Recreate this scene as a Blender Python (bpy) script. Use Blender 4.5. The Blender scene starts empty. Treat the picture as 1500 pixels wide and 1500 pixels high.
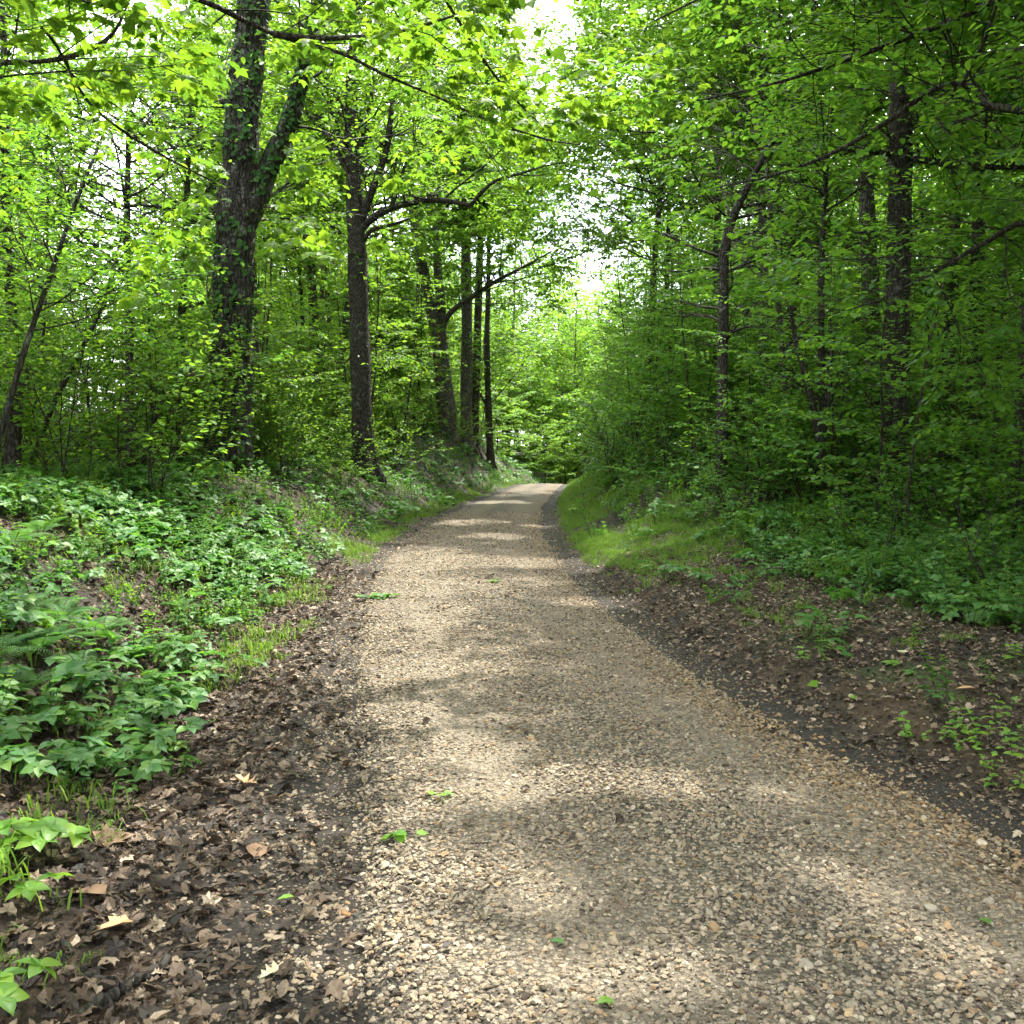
import bpy, math, random
import numpy as np
from mathutils import Vector
R_ = math.radians
rng = np.random.default_rng(11)
scene = bpy.context.scene
COL = scene.collection

# ---------------------------------------------------------------- camera, sky, sun, exposure
CAM_H = 1.6
PITCH = math.atan(98/1500)
cam = bpy.data.cameras.new('camera'); camo = bpy.data.objects.new('camera', cam); COL.objects.link(camo)
camo.location = (0, 0, CAM_H); camo.rotation_euler = (R_(90)-PITCH, 0, 0)
cam.sensor_width = 36; cam.lens = 36.0; cam.clip_end = 1500; cam.clip_start = 0.05
scene.camera = camo

SUN_EL, SUN_AZ = R_(62), R_(34)          # azimuth measured from +Y (ahead of the camera) towards +X
w = bpy.data.worlds.new('World'); scene.world = w; w.use_nodes = True
nt = w.node_tree; nt.nodes.clear()
sky = nt.nodes.new('ShaderNodeTexSky'); sky.sky_type = 'NISHITA'; sky.sun_disc = False
sky.sun_elevation = SUN_EL; sky.sun_rotation = SUN_AZ; sky.dust_density = 3.0; sky.air_density = 1.0
tc = nt.nodes.new('ShaderNodeTexCoord'); nz = nt.nodes.new('ShaderNodeTexNoise'); nz.inputs['Scale'].default_value = 2.2
nz.inputs['Detail'].default_value = 6
rp = nt.nodes.new('ShaderNodeValToRGB'); rp.color_ramp.elements[0].position = .30; rp.color_ramp.elements[1].position = .62
mx = nt.nodes.new('ShaderNodeMix'); mx.data_type = 'RGBA'
mx.inputs['B'].default_value = (15.0, 15.4, 16.0, 1)                 # thin bright cloud over much of the sky
bg = nt.nodes.new('ShaderNodeBackground'); bg.inputs['Strength'].default_value = 0.15
wo = nt.nodes.new('ShaderNodeOutputWorld')
nt.links.new(tc.outputs['Generated'], nz.inputs['Vector']); nt.links.new(nz.outputs['Fac'], rp.inputs['Fac'])
nt.links.new(rp.outputs['Color'], mx.inputs['Factor']); nt.links.new(sky.outputs['Color'], mx.inputs['A'])
nt.links.new(mx.outputs['Result'], bg.inputs['Color']); nt.links.new(bg.outputs['Background'], wo.inputs['Surface'])

SUND = np.array([math.sin(SUN_AZ)*math.cos(SUN_EL), math.cos(SUN_AZ)*math.cos(SUN_EL), math.sin(SUN_EL)])   # towards the sun
sl = bpy.data.lights.new('sun', 'SUN'); sl.energy = 4.4; sl.angle = R_(0.9); sl.color = (1.0, .955, .87)
so = bpy.data.objects.new('sun', sl); COL.objects.link(so)
so.rotation_euler = Vector(SUND).to_track_quat('Z', 'Y').to_euler()

vs = scene.view_settings
vs.view_transform = 'Standard'; vs.look = 'None'; vs.gamma = 1; vs.exposure = 1.92
cy = scene.cycles
cy.use_denoising = True
cy.use_adaptive_sampling = True; cy.adaptive_threshold = 0.03
cy.max_bounces = 8; cy.diffuse_bounces = 5; cy.transmission_bounces = 6; cy.glossy_bounces = 2
cy.sample_clamp_indirect = 6

# ---------------------------------------------------------------- numeric helpers
def at(px, py, Y):
    """world point at distance Y ahead that the photograph shows at pixel px, py"""
    dx, dy = (px-750)/1500, (py-750)/1500
    c, s = math.cos(PITCH), math.sin(PITCH)
    d = np.array([dx, c-dy*s, -s-dy*c])
    return np.array([0, 0, CAM_H]) + d*(Y/d[1])
def smooth(a, b, x):
    t = np.clip((x-a)/(b-a), 0, 1); return t*t*(3-2*t)
_G = np.random.default_rng(5).random((256, 256))
def vnoise(x, y):
    xi, yi = np.floor(x).astype(int), np.floor(y).astype(int)
    fx, fy = x-xi, y-yi; fx = fx*fx*(3-2*fx); fy = fy*fy*(3-2*fy)
    g = lambda a, b: _G[a % 256, b % 256]
    return (g(xi, yi)*(1-fx)+g(xi+1, yi)*fx)*(1-fy)+(g(xi, yi+1)*(1-fx)+g(xi+1, yi+1)*fx)*fy
def fbm(x, y, o=4):
    s, a = 0, .5
    for k in range(o): s = s+a*vnoise(x*2**k+17*k, y*2**k+31*k); a *= .5
    return s
RY = np.array([-30, -3, 2.83, 5.36, 8, 11.5, 14.3, 17.4, 22.2, 27.3, 33, 41, 48, 56, 70, 300])
RC = np.array([9.0, 2.6, .97, .37, -.07, -.455, -.57, -.64, -.5, -.18, .33, 1.1, 2.4, 4.8, 11, 150])
RH = np.array([1.4, 1.45, 1.42, 1.24, 1.2, 1.22, 1.23, 1.2, 1.14, 1.02, .95, .85, .85, .85, .9, 1])
_yy = np.arange(-30, 300, .25)
_cc = np.interp(_yy, RY, RC); _k = np.ones(9)/9
_cc = np.convolve(np.pad(_cc, 4, mode='edge'), _k, 'valid')
def rc(y): return np.interp(y, _yy, _cc)
def rh(y): return np.interp(y, RY, RH)
def lat(x, y):
    sl_ = (rc(y+.4)-rc(y-.4))/.8
    return (x-rc(y))/np.sqrt(1+sl_*sl_)
def height(x, y):
    x = np.asarray(x, float); y = np.asarray(y, float)
    d = lat(x, y); hw = rh(y)
    base = -.010*np.clip(y-40, 0, None)**2
    base = np.maximum(base, -.16*np.clip(y-42, 0, None)); base = np.maximum(base, -4.5)
    base = base*(1-.55*smooth(3, 14, np.abs(d)))
    ul = np.clip(-d-hw, 0, None); ur = np.clip(d-hw, 0, None)
    foot = .8-.5*smooth(8, 18, y); amp = 1.15+.95*smooth(27, 38, y)
    L = amp*smooth(foot, foot+2.5, ul)+1.3*smooth(4, 26, ul)
    n1 = fbm(x*1.4, y*1.4)-.5
    st = .15*(1-.6*smooth(12, 18, y))*smooth(4, 6, y)
    Rr = st*smooth(.30+.25*n1, .62+.25*n1, ur)+.5*smooth(.7, 6, ur)+(1.4*smooth(11, 22, y))*smooth(.15, 2.6, ur)+.8*smooth(6, 30, ur)
    off = smooth(.15, 1.2, np.maximum(ul, ur))
    z = base+L+Rr+off*(.16*n1+.35*(fbm(x*.35+9, y*.35)-.5))+.02*(fbm(x*6, y*6)-.5)
    return z-.03*smooth(.2, -.2, np.abs(d)-hw)
def road_z(x, y): return height(x, y)+.036
def nrm(v): return v/np.maximum(np.linalg.norm(v, axis=-1, keepdims=True), 1e-9)

# ---------------------------------------------------------------- mesh building
class MB:
    def __init__(s): s.v = []; s.t = []; s.q = []; s.n = 0; s.tm = []; s.qm = []
    def add(s, v, tris=None, quads=None, mat=0):
        v = np.asarray(v, np.float32).reshape(-1, 3)
        if tris is not None and len(tris): t = np.asarray(tris, np.int64).reshape(-1, 3)+s.n; s.t.append(t); s.tm.append(np.full(len(t), mat, np.int32))
        if quads is not None and len(quads): q = np.asarray(quads, np.int64).reshape(-1, 4)+s.n; s.q.append(q); s.qm.append(np.full(len(q), mat, np.int32))
        s.v.append(v); s.n += len(v)
    def tube(s, P, r, sides=6, cap=True, mat=0):
        P = np.asarray(P, float); n = len(P); r = np.broadcast_to(np.asarray(r, float), (n,))
        T = nrm(np.gradient(P, axis=0)); ref = np.array([0, 0, 1.]) if abs(T[0][2]) < .85 else np.array([1., 0, 0])
        if (np.abs(T @ ref) > .97).any(): ref = np.array([.6, .64, .48])
        A = nrm(np.cross(T, ref)); B = np.cross(T, A)
        a = np.arange(sides)/sides*2*math.pi
        ring = P[:, None]+r[:, None, None]*(np.cos(a)[None, :, None]*A[:, None]+np.sin(a)[None, :, None]*B[:, None])
        i = np.arange(n-1)[:, None]*sides; j = np.arange(sides)[None]; k = (j+1) % sides
        q = np.stack([i+j, i+k, i+sides+k, i+sides+j], -1).reshape(-1, 4)
        v = ring.reshape(-1, 3); tr = None
        if cap:
            v = np.vstack([v, P[-1:], P[:1]]); c = n*sides; l = (n-1)*sides; jj = np.arange(sides); kk = (jj+1) % sides
            tr = np.vstack([np.stack([l+jj, l+kk, np.full(sides, c)], -1), np.stack([kk, jj, np.full(sides, c+1)], -1)])
        s.add(v, tr, q, mat)
    def leaves(s, P, A, N, S, tpl, mat=0):
        """copies of a leaf template: P base, A axis, N normal, S size"""
        if len(P) == 0: return
        tv, tt, tq = tpl
        A = nrm(A); B = nrm(np.cross(A, N)); N = np.cross(B, A)
        v = P[:, None]+S[:, None, None]*(tv[None, :, 0:1]*B[:, None]+tv[None, :, 1:2]*A[:, None]+tv[None, :, 2:3]*N[:, None])
        off = (np.arange(len(P))*len(tv))[:, None, None]
        s.add(v.reshape(-1, 3), (np.asarray(tt)[None]+off).reshape(-1, 3) if len(tt) else None,
              (np.asarray(tq)[None]+off).reshape(-1, 4) if len(tq) else None, mat)
    def mesh(s, name, mats, smooth_=False):
        m = bpy.data.meshes.new(name)
        v = np.concatenate(s.v).astype(np.float32)
        t = np.concatenate(s.t) if s.t else np.zeros((0, 3), np.int64); q = np.concatenate(s.q) if s.q else np.zeros((0, 4), np.int64)
        mi = np.concatenate(s.tm+s.qm) if (s.tm or s.qm) else np.zeros(0, np.int32)
        m.vertices.add(len(v)); m.vertices.foreach_set('co', v.ravel())
        li = np.concatenate([t.ravel(), q.ravel()]).astype(np.int32)
        m.loops.add(len(li)); m.loops.foreach_set('vertex_index', li)
        ls = np.concatenate([np.arange(len(t))*3, len(t)*3+np.arange(len(q))*4]).astype(np.int32)
        m.polygons.add(len(ls)); m.polygons.foreach_set('loop_start', ls)
        m.polygons.foreach_set('material_index', mi)
        m.polygons.foreach_set('use_smooth', np.full(len(ls), smooth_))
        for mm in (mats if isinstance(mats, (list, tuple)) else [mats]): m.materials.append(mm)
        m.update(calc_edges=True); m.validate(); return m
    def obj(s, name, mats, parent=None, smooth_=False, link=True):
        o = bpy.data.objects.new(name, s.mesh(name, mats, smooth_))
        if link: COL.objects.link(o)
        if parent is not None: o.parent = parent
        return o
def tag(o, label=None, cat=None, group=None, kind=None):
    if label: o['label'] = label
    if cat: o['category'] = cat
    if group: o['group'] = group
    if kind: o['kind'] = kind
    return o
def thing(name, loc, rz=0, sc=1):
    o = bpy.data.objects.new(name, None); COL.objects.link(o); o.empty_display_size = .2
    o.location = tuple(float(a) for a in loc); o.rotation_euler = (0, 0, rz); o.scale = (sc, sc, sc); return o
def dup(root, loc, rz, sc, tilt=(0, 0)):
    r = root.copy(); COL.objects.link(r); r.location = tuple(float(a) for a in loc)
    r.rotation_euler = (tilt[0], tilt[1], rz); r.scale = (sc, sc, sc)
    for ch in root.children:
        c = ch.copy(); COL.objects.link(c); c.parent = r
    return r

# leaf templates: verts, tris, quads  (x across, y along, z up)
LEAF = (np.array([[0, 0, 0], [.22, .28, .05], [.24, .58, .03], [0, 1, -.10], [-.24, .58, .03], [-.22, .28, .05]]), [], [[0, 1, 2, 3], [0, 3, 4, 5]])
LEAFW = (np.array([[0, 0, 0], [.30, .22, .06], [.34, .55, .02], [0, 1, -.12], [-.34, .55, .02], [-.30, .22, .06]]), [], [[0, 1, 2, 3], [0, 3, 4, 5]])
def _fine_leaf(wmax=.34):
    ts = [.10, .26, .44, .62, .80, .92]; v = [[0, 0, 0]]; q = []; t = []
    for x in ts:
        w = wmax*math.sin(math.pi*min(1, x*1.02)**.78)**.8; z = .10*x-.22*x*x
        v += [[-w, x, z+w*.30], [0, x, z], [w, x, z+w*.30]]
    v.append([0, 1.02, -.15]); n = len(ts)
    t += [[0, 2, 1], [0, 3, 2]]
    for k in range(n-1):
        a = 1+3*k; q += [[a, a+1, a+4, a+3], [a+1, a+2, a+5, a+4]]
    a = 1+3*(n-1); e = len(v)-1; t += [[a, a+1, e], [a+1, a+2, e]]
    return (np.array(v, float), t, q)
LEAFH = _fine_leaf()
def lobed(spec, dz=.05):
    v = [[0, 0.0, 0]]+[[x, y, z] for x, y, z in spec]; c = len(v); v.append([0, .42, .0])
    tris = [[c, i, (i+1) % c] for i in range(c)]
    return (np.array(v, float), tris, [])
MAPLE = lobed([(.18, .08, 0), (.46, .12, -.05), (.36, .30, .03), (.56, .52, -.08), (.27, .52, .02), (.20, .72, .0), (0, 1.0, -.12),
               (-.20, .72, .0), (-.27, .52, .02), (-.56, .52, -.08), (-.36, .30, .03), (-.46, .12, -.05), (-.18, .08, 0)])
OAK = lobed([(.08, .15, .02), (.20, .22, .10), (.09, .33, .02), (.30, .45, .12), (.13, .55, .0), (.30, .74, .10), (.12, .78, .0), (.10, .94, .04), (0, 1.0, .02),
             (-.1, .94, .05), (-.12, .78, 0), (-.28, .72, .12), (-.13, .56, .0), (-.3, .46, .12), (-.09, .34, .02), (-.2, .22, .1), (-.08, .15, .02)])

# ---------------------------------------------------------------- materials
def new_mat(name):
    m = bpy.data.materials.new(name); m.use_nodes = True; t = m.node_tree; t.nodes.clear()
    return m, t, (lambda k, **kw: node(t, k, **kw))
def node(t, k, **kw):
    n = t.nodes.new(k)
    for a, b in kw.items(): setattr(n, a, b)
    return n
def ramp(t, fac, stops, interp='LINEAR'):
    n = t.nodes.new('ShaderNodeValToRGB'); cr = n.color_ramp; cr.interpolation = interp
    while len(cr.elements) < len(stops): cr.elements.new(.5)
    for e, (p, c) in zip(cr.elements, stops): e.position = p; e.color = (*c, 1) if len(c) == 3 else c
    t.links.new(fac, n.inputs['Fac']); return n.outputs['Color']
def mixc(t, fac, a, b, mode='MIX'):
    n = t.nodes.new('ShaderNodeMix'); n.data_type = 'RGBA'; n.blend_type = mode
    for v, k in ((fac, 'Factor'), (a, 'A'), (b, 'B')):
        if isinstance(v, (int, float)): n.inputs[k].default_value = v
        elif isinstance(v, tuple): n.inputs[k].default_value = (*v, 1)
        else: t.links.new(v, n.inputs[k])
    return n.outputs['Result']
def noise(t, vec, scale, detail=4, rough=.6, dim='3D'):
    n = t.nodes.new('ShaderNodeTexNoise'); n.inputs['Scale'].default_value = scale; n.inputs['Detail'].default_value = detail; n.inputs['Roughness'].default_value = rough
    if vec is not None: t.links.new(vec, n.inputs['Vector'])
    return n.outputs['Fac']
def voro(t, vec, scale, feature='F1', rand=1.0):
    n = t.nodes.new('ShaderNodeTexVoronoi'); n.feature = feature; n.inputs['Scale'].default_value = scale; n.inputs['Randomness'].default_value = rand
    t.links.new(vec, n.inputs['Vector']); return n
def mth(t, op, a, b=None, c=None):
    n = t.nodes.new('ShaderNodeMath'); n.operation = op
    for i, v in enumerate((a, b, c)):
        if v is None: continue
        if isinstance(v, (int, float)): n.inputs[i].default_value = v
        else: t.links.new(v, n.inputs[i])
    return n.outputs[0]
def mrange(t, v, a, b, c=0, d=1):
    n = t.nodes.new('ShaderNodeMapRange'); n.interpolation_type = 'SMOOTHSTEP'
    for i, x in enumerate((v, a, b, c, d)):
        if isinstance(x, (int, float)): n.inputs[i].default_value = x
        else: t.links.new(x, n.inputs[i])
    return n.outputs[0]
def out(t, sh, disp=None):
    o = t.nodes.new('ShaderNodeOutputMaterial'); t.links.new(sh, o.inputs['Surface'])
def principled(t, col, rough=.8, spec=.3, normal=None):
    p = t.nodes.new('ShaderNodeBsdfPrincipled')
    if isinstance(col, tuple): p.inputs['Base Color'].default_value = (*col, 1)
    else: t.links.new(col, p.inputs['Base Color'])
    if isinstance(rough, (int, float)): p.inputs['Roughness'].default_value = rough
    else: t.links.new(rough, p.inputs['Roughness'])
    p.inputs['Specular IOR Level'].default_value = spec
    if normal is not None: t.links.new(normal, p.inputs['Normal'])
    return p.outputs['BSDF']
def bump(t, h, strength=.5, dist=.01):
    b = t.nodes.new('ShaderNodeBump'); b.inputs['Strength'].default_value = strength; b.inputs['Distance'].default_value = dist
    t.links.new(h, b.inputs['Height']); return b.outputs['Normal']

def leaf_mat(name, c0, c1, c2, trans, tfac=.45, rough=.5, spec=.2):
    """c0..c2 reflectance over the leaf's own random value, trans transmitted colour"""
    m, t, N = new_mat(name)
    g = N('ShaderNodeNewGeometry'); oi = N('ShaderNodeObjectInfo')
    r = mth(t, 'FRACT', mth(t, 'ADD', g.outputs['Random Per Island'], mth(t, 'MULTIPLY', oi.outputs['Random'], .37)))
    col = ramp(t, r, [(0, c0), (.5, c1), (1, c2)])
    # whole plants differ a little from one another
    col = mixc(t, mth(t, 'MULTIPLY', oi.outputs['Random'], .35), col, mixc(t, 1.0, col, (1.25, .95, .7), 'MULTIPLY'))
    r2 = mth(t, 'FRACT', mth(t, 'MULTIPLY', r, 7.31))
    tcol = mixc(t, r2, tuple(x*y for x, y in zip(trans, (.55, .65, .9))), tuple(min(1, x*y) for x, y in zip(trans, (1.3, 1.15, .9))))
    p = principled(t, col, rough, spec)
    tr = N('ShaderNodeBsdfTranslucent'); t.links.new(tcol, tr.inputs['Color'])
    ms = N('ShaderNodeMixShader'); ms.inputs[0].default_value = tfac
    t.links.new(p, ms.inputs[1]); t.links.new(tr.outputs[0], ms.inputs[2]); out(t, ms.outputs[0]); return m
M = {}
M['canopy'] = leaf_mat('canopy_leaf', (.055, .135, .018), (.075, .17, .022), (.095, .19, .03), (.22, .41, .03), .48)
M['under'] = leaf_mat('understorey_leaf', (.040, .115, .022), (.055, .14, .026), (.09, .185, .032), (.20, .42, .03), .46)
M['maple'] = leaf_mat('maple_leaf', (.065, .15, .018), (.09, .18, .02), (.11, .185, .025), (.20, .37, .022), .5)
M['cover'] = leaf_mat('ground_cover_leaf', (.04, .125, .032), (.056, .15, .034), (.095, .195, .032), (.13, .34, .04), .35, .5, .28)
M['bright'] = leaf_mat('seedling_leaf', (.08, .20, .03), (.11, .24, .03), (.16, .29, .03), (.25, .5, .03), .4, .42, .35)
M['fern'] = leaf_mat('fern_leaf', (.055, .145, .05), (.075, .175, .055), (.10, .20, .055), (.14, .33, .05), .35, .5)
M['grass'] = leaf_mat('grass_blade', (.07, .15, .02), (.10, .19, .025), (.15, .23, .04), (.22, .40, .035), .4, .5)
M['vine'] = leaf_mat('vine_leaf', (.025, .075, .02), (.04, .10, .022), (.06, .13, .03), (.10, .25, .03), .3, .55, .15)
M['far'] = leaf_mat('far_leaf', (.07, .16, .025), (.095, .195, .03), (.13, .23, .035), (.26, .48, .035), .5)

def bark(name, c_dark, c_light, lichen=.0, scale=9):
    m, t, N = new_mat(name)
    tcn = N('ShaderNodeTexCoord'); mp = N('ShaderNodeMapping'); mp.inputs['Scale'].default_value = (1, 1, .30)
    t.links.new(tcn.outputs['Object'], mp.inputs['Vector'])
    f = voro(t, mp.outputs[0], scale*2.2, 'DISTANCE_TO_EDGE').outputs['Distance']
    n = noise(t, mp.outputs[0], scale*2.5, 6, .7)
    h = mth(t, 'ADD', mrange(t, f, 0, .25), mth(t, 'MULTIPLY', n, .9))
    col = ramp(t, h, [(.35, c_dark), (1.0, c_light), (1.7, tuple(x*1.3 for x in c_light))])
    if lichen:
        l = noise(t, tcn.outputs['Object'], 5.5, 6, .75)
        col = mixc(t, mrange(t, l, .58-.06*lichen, .66, 0, .8*lichen), col, (.25, .27, .23))
    g = noise(t, tcn.outputs['Object'], 1.1, 3)
    col = mixc(t, mrange(t, g, .52, .72, 0, .35), col, (.035, .055, .018))
    out(t, principled(t, col, .85, .2, bump(t, h, .9, .02))); return m
M['bark'] = bark('oak_bark', (.011, .009, .0075), (.044, .039, .033), .9, 9)
M['bark2'] = bark('ridged_bark', (.012, .010, .008), (.042, .036, .029), .45, 12)
M['bark_pale'] = bark('pale_bark', (.025, .022, .018), (.085, .076, .062), .6, 11)
M['twig'] = bark('twig_bark', (.016, .013, .010), (.048, .040, .031), .2, 14)

def stone_mat(name='gravel_stone', tint=None):
    m, t, N = new_mat(name); oi = N('ShaderNodeObjectInfo'); tcn = N('ShaderNodeTexCoord')
    col = ramp(t, oi.outputs['Random'], [(0, (.05, .04, .028)), (.16, (.12, .094, .065)), (.38, (.25, .20, .138)), (.6, (.31, .25, .17)), (.78, (.20, .175, .135)), (.92, (.43, .365, .27)), (1, (.24, .15, .075))])
    if tint: col = mixc(t, 1.0, col, tint, 'MULTIPLY')
    n = noise(t, tcn.outputs['Object'], 3, 5, .7)
    col = mixc(t, 1.0, col, ramp(t, n, [(.3, (.62, .6, .57)), (.7, (1.15, 1.13, 1.1))]), 'MULTIPLY')
    out(t, principled(t, col, .8, .3, bump(t, n, .4, .15))); return m
M['stone'] = stone_mat()
LIT = [(0, (.018, .013, .009)), (.38, (.045, .031, .020)), (.66, (.092, .063, .040)), (.87, (.165, .118, .077)), (1, (.30, .235, .16))]
def litter_mat(name='dead_leaf', stops=LIT):
    m, t, N = new_mat(name); oi = N('ShaderNodeObjectInfo'); g = N('ShaderNodeNewGeometry'); tcn = N('ShaderNodeTexCoord')
    col = ramp(t, oi.outputs['Random'], stops)
    n = noise(t, tcn.outputs['Object'], 6, 4)
    col = mixc(t, 1.0, col, ramp(t, n, [(.3, (.6, .58, .55)), (.7, (1.2, 1.2, 1.2))]), 'MULTIPLY')
    p = principled(t, col, .6, .35); tr = N('ShaderNodeBsdfTranslucent'); t.links.new(col, tr.inputs['Color'])
    ms = N('ShaderNodeMixShader'); ms.inputs[0].default_value = .2
    t.links.new(p, ms.inputs[1]); t.links.new(tr.outputs[0], ms.inputs[2]); out(t, ms.outputs[0]); return m
M['litter'] = litter_mat()
M['litter_dry'] = litter_mat('dry_dead_leaf', [(0, (.07, .048, .03)), (.4, (.14, .098, .062)), (.7, (.23, .17, .11)), (1, (.42, .34, .24))])

def ground_mat():
    m, t, N = new_mat('forest_floor')
    tcn = N('ShaderNodeTexCoord'); P = tcn.outputs['Object']
    au = N('ShaderNodeAttribute', attribute_name='u'); asd = N('ShaderNodeAttribute', attribute_name='side'); u = au.outputs['Fac']
    n1 = noise(t, P, 1.3, 5); n2 = noise(t, P, 11, 6, .7); nf = noise(t, P, 70, 4, .7)
    uu = mth(t, 'ADD', u, mth(t, 'MULTIPLY', mth(t, 'SUBTRACT', noise(t, P, 3.2, 5, .65), .5), .55))
    v = voro(t, P, 22); v2 = voro(t, P, 48)
    litter = ramp(t, noise(t, v.outputs['Color'], 1.0, 0) if False else v.outputs['Color'], [(0, (.018, .013, .009)), (.4, (.042, .030, .020)), (.75, (.085, .060, .038)), (1, (.15, .112, .074))])
    litter = mixc(t, .5, litter, ramp(t, v2.outputs['Color'], [(0, (.018, .013, .009)), (.6, (.05, .032, .02)), (1, (.15, .10, .06))]))
    soil = ramp(t, n2, [(.3, (.017, .0135, .0105)), (.7, (.044, .034, .025))])
    fl = mixc(t, mrange(t, n1, .38, .62), soil, litter)
    green = ramp(t, n2, [(.3, (.018, .04, .010)), (.7, (.05, .09, .02))])
    far = mrange(t, uu, 1.3, 2.8)
    fl = mixc(t, mth(t, 'MULTIPLY', far, mrange(t, noise(t, P, 2.1, 4), .40, .60, 0, .6)), fl, green)
    moss = ramp(t, nf, [(.3, (.022, .034, .010)), (.7, (.07, .10, .025))])
    fl = mixc(t, mth(t, 'MULTIPLY', mth(t, 'MULTIPLY', asd.outputs['Fac'], mrange(t, uu, .5, .9)), mrange(t, noise(t, P, 1.7, 5), .46, .62, 0, .75)), fl, moss)
    mud = ramp(t, nf, [(.3, (.015, .0125, .010)), (.55, (.036, .029, .022)), (.72, (.12, .098, .068))])
    # scattered gravel bits trodden into the dark margin
    bits = mrange(t, voro(t, P, 60).outputs['Distance'], .22, .30, 1, 0)
    pick = mrange(t, noise(t, P, 26, 3), .56, .60)
    mud = mixc(t, mth(t, 'MULTIPLY', mth(t, 'MULTIPLY', bits, pick), .75), mud, (.26, .22, .16))
    clay = ramp(t, n2, [(.3, (.05, .033, .019)), (.7, (.11, .075, .04))])
    mud_w = mth(t, 'ADD', .45, mth(t, 'MULTIPLY', asd.outputs['Fac'], -.16))          # wider on the left
    col = mixc(t, mrange(t, mth(t, 'SUBTRACT', uu, mud_w), -.1, .12), mud, fl)
    rightb = mth(t, 'MULTIPLY', mrange(t, asd.outputs['Fac'], .4, .6), mth(t, 'MULTIPLY', mrange(t, uu, .34, .46), mrange(t, uu, .75, 1.05, 1, 0)))
    col = mixc(t, mth(t, 'MULTIPLY', rightb, mrange(t, n1, .48, .62, 0, .7)), col, clay)
    h = mth(t, 'ADD', mth(t, 'MULTIPLY', v.outputs['Distance'], 1.2), mth(t, 'ADD', n2, nf))
    out(t, principled(t, col, .8, .25, bump(t, h, .9, .03))); return m
M['ground'] = ground_mat()
def road_mat():
    m, t, N = new_mat('gravel_road')
    tcn = N('ShaderNodeTexCoord'); P = tcn.outputs['Object']
    s = N('ShaderNodeAttribute', attribute_name='s').outputs['Fac']
    v = voro(t, P, 42); v2 = voro(t, P, 95); n2 = noise(t, P, 6, 5); n1 = noise(t, P, .9, 4)
    c1 = ramp(t, v.outputs['Color'], [(0, (.06, .048, .034)), (.3, (.145, .115, .080)), (.6, (.24, .195, .136)), (.85, (.33, .28, .20)), (1, (.19, .125, .065))])
    c2 = ramp(t, v2.outputs['Color'], [(0, (.07, .06, .045)), (.5, (.18, .155, .117)), (1, (.30, .265, .205))])
    col = mixc(t, .45, c1, c2)
    gap = mrange(t, v.outputs['Distance'], .35, .65)
    col = mixc(t, mth(t, 'MULTIPLY', gap, .85), col, (.04, .033, .025))
    fine = ramp(t, noise(t, P, 130, 3, .7), [(.3, (.12, .097, .067)), (.7, (.29, .242, .175))])
    sn = mth(t, 'ADD', s, mth(t, 'MULTIPLY', mth(t, 'SUBTRACT', n1, .5), .35))
    tr1 = mth(t, 'MULTIPLY', mrange(t, mth(t, 'ABSOLUTE', mth(t, 'ADD', sn, .42)), .08, .34, 1, 0), .45)
    tr2 = mth(t, 'MULTIPLY', mrange(t, mth(t, 'ABSOLUTE', mth(t, 'SUBTRACT', sn, .5)), .08, .36, 1, 0), .4)
    trk = mth(t, 'MAXIMUM', tr1, tr2)
    col = mixc(t, trk, col, fine)
    col = mixc(t, mrange(t, sn, .5, .95, 0, .4), col, mixc(t, 1.0, fine, (.98, .80, .58), 'MULTIPLY'))     # ochre silt washed to the right edge
    cen = mrange(t, mth(t, 'ABSOLUTE', sn), .05, .25, 1, 0)
    col = mixc(t, mth(t, 'MULTIPLY', cen, mrange(t, n2, .45, .6, 0, .45)), col, (.075, .07, .045))
    # mud creeps in over the left edge
    edge = mrange(t, mth(t, 'ADD', s, mth(t, 'MULTIPLY', mth(t, 'SUBTRACT', noise(t, P, 5, 6, .7), .5), .45)), -1.0, -.78, 1, 0)
    col = mixc(t, mth(t, 'MULTIPLY', edge, mrange(t, noise(t, P, 34, 3), .35, .6, 1, .45)), col, (.03, .027, .023))
    h = mth(t, 'ADD', mth(t, 'MULTIPLY', mth(t, 'SUBTRACT', 1, v.outputs['Distance']), 1.2), mth(t, 'MULTIPLY', v2.outputs['Distance'], -.6))
    out(t, principled(t, col, .85, .25, bump(t, h, 1.0, .02))); return m
M['road'] = road_mat()
def plain_mat(name, a, b, scale=20, rough=.7, spec=.3):
    m, t, N = new_mat(name); tcn = N('ShaderNodeTexCoord'); n = noise(t, tcn.outputs['Object'], scale, 5)
    out(t, principled(t, ramp(t, n, [(.3, a), (.7, b)]), rough, spec, bump(t, n, .4, .005))); return m

# ---------------------------------------------------------------- ground and road
def axis(spans):
    o = []
    for a, b, st in spans: o.append(np.arange(a, b-1e-6, st))
    o.append(np.array([spans[-1][1]])); return np.concatenate(o)
def grid_mesh(name, X, Y, Z, mat, attrs):
    ny, nx = X.shape; mb = MB()
    i = np.arange(ny-1)[:, None]*nx; j = np.arange(nx-1)[None]
    mb.add(np.stack([X, Y, Z], -1).reshape(-1, 3), None, np.stack([i+j, i+j+1, i+nx+j+1, i+nx+j], -1).reshape(-1, 4))
    o = mb.obj(name, mat, smooth_=True)
    for k, a in attrs.items():
        at_ = o.data.attributes.new(k, 'FLOAT', 'POINT'); at_.data.foreach_set('value', np.asarray(a, np.float32).ravel())
    return tag(o, kind='structure')
xs = axis([(-320, -60, 26), (-60, -20, 4), (-20, -9, .8), (-9, 9, .11), (9, 20, .8), (20, 60, 4), (60, 320, 26)])
ys = axis([(-60, -12, 6), (-12, -2, .8), (-2, 18, .11), (18, 50, .25), (50, 90, 1.5), (90, 400, 20)])
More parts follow.
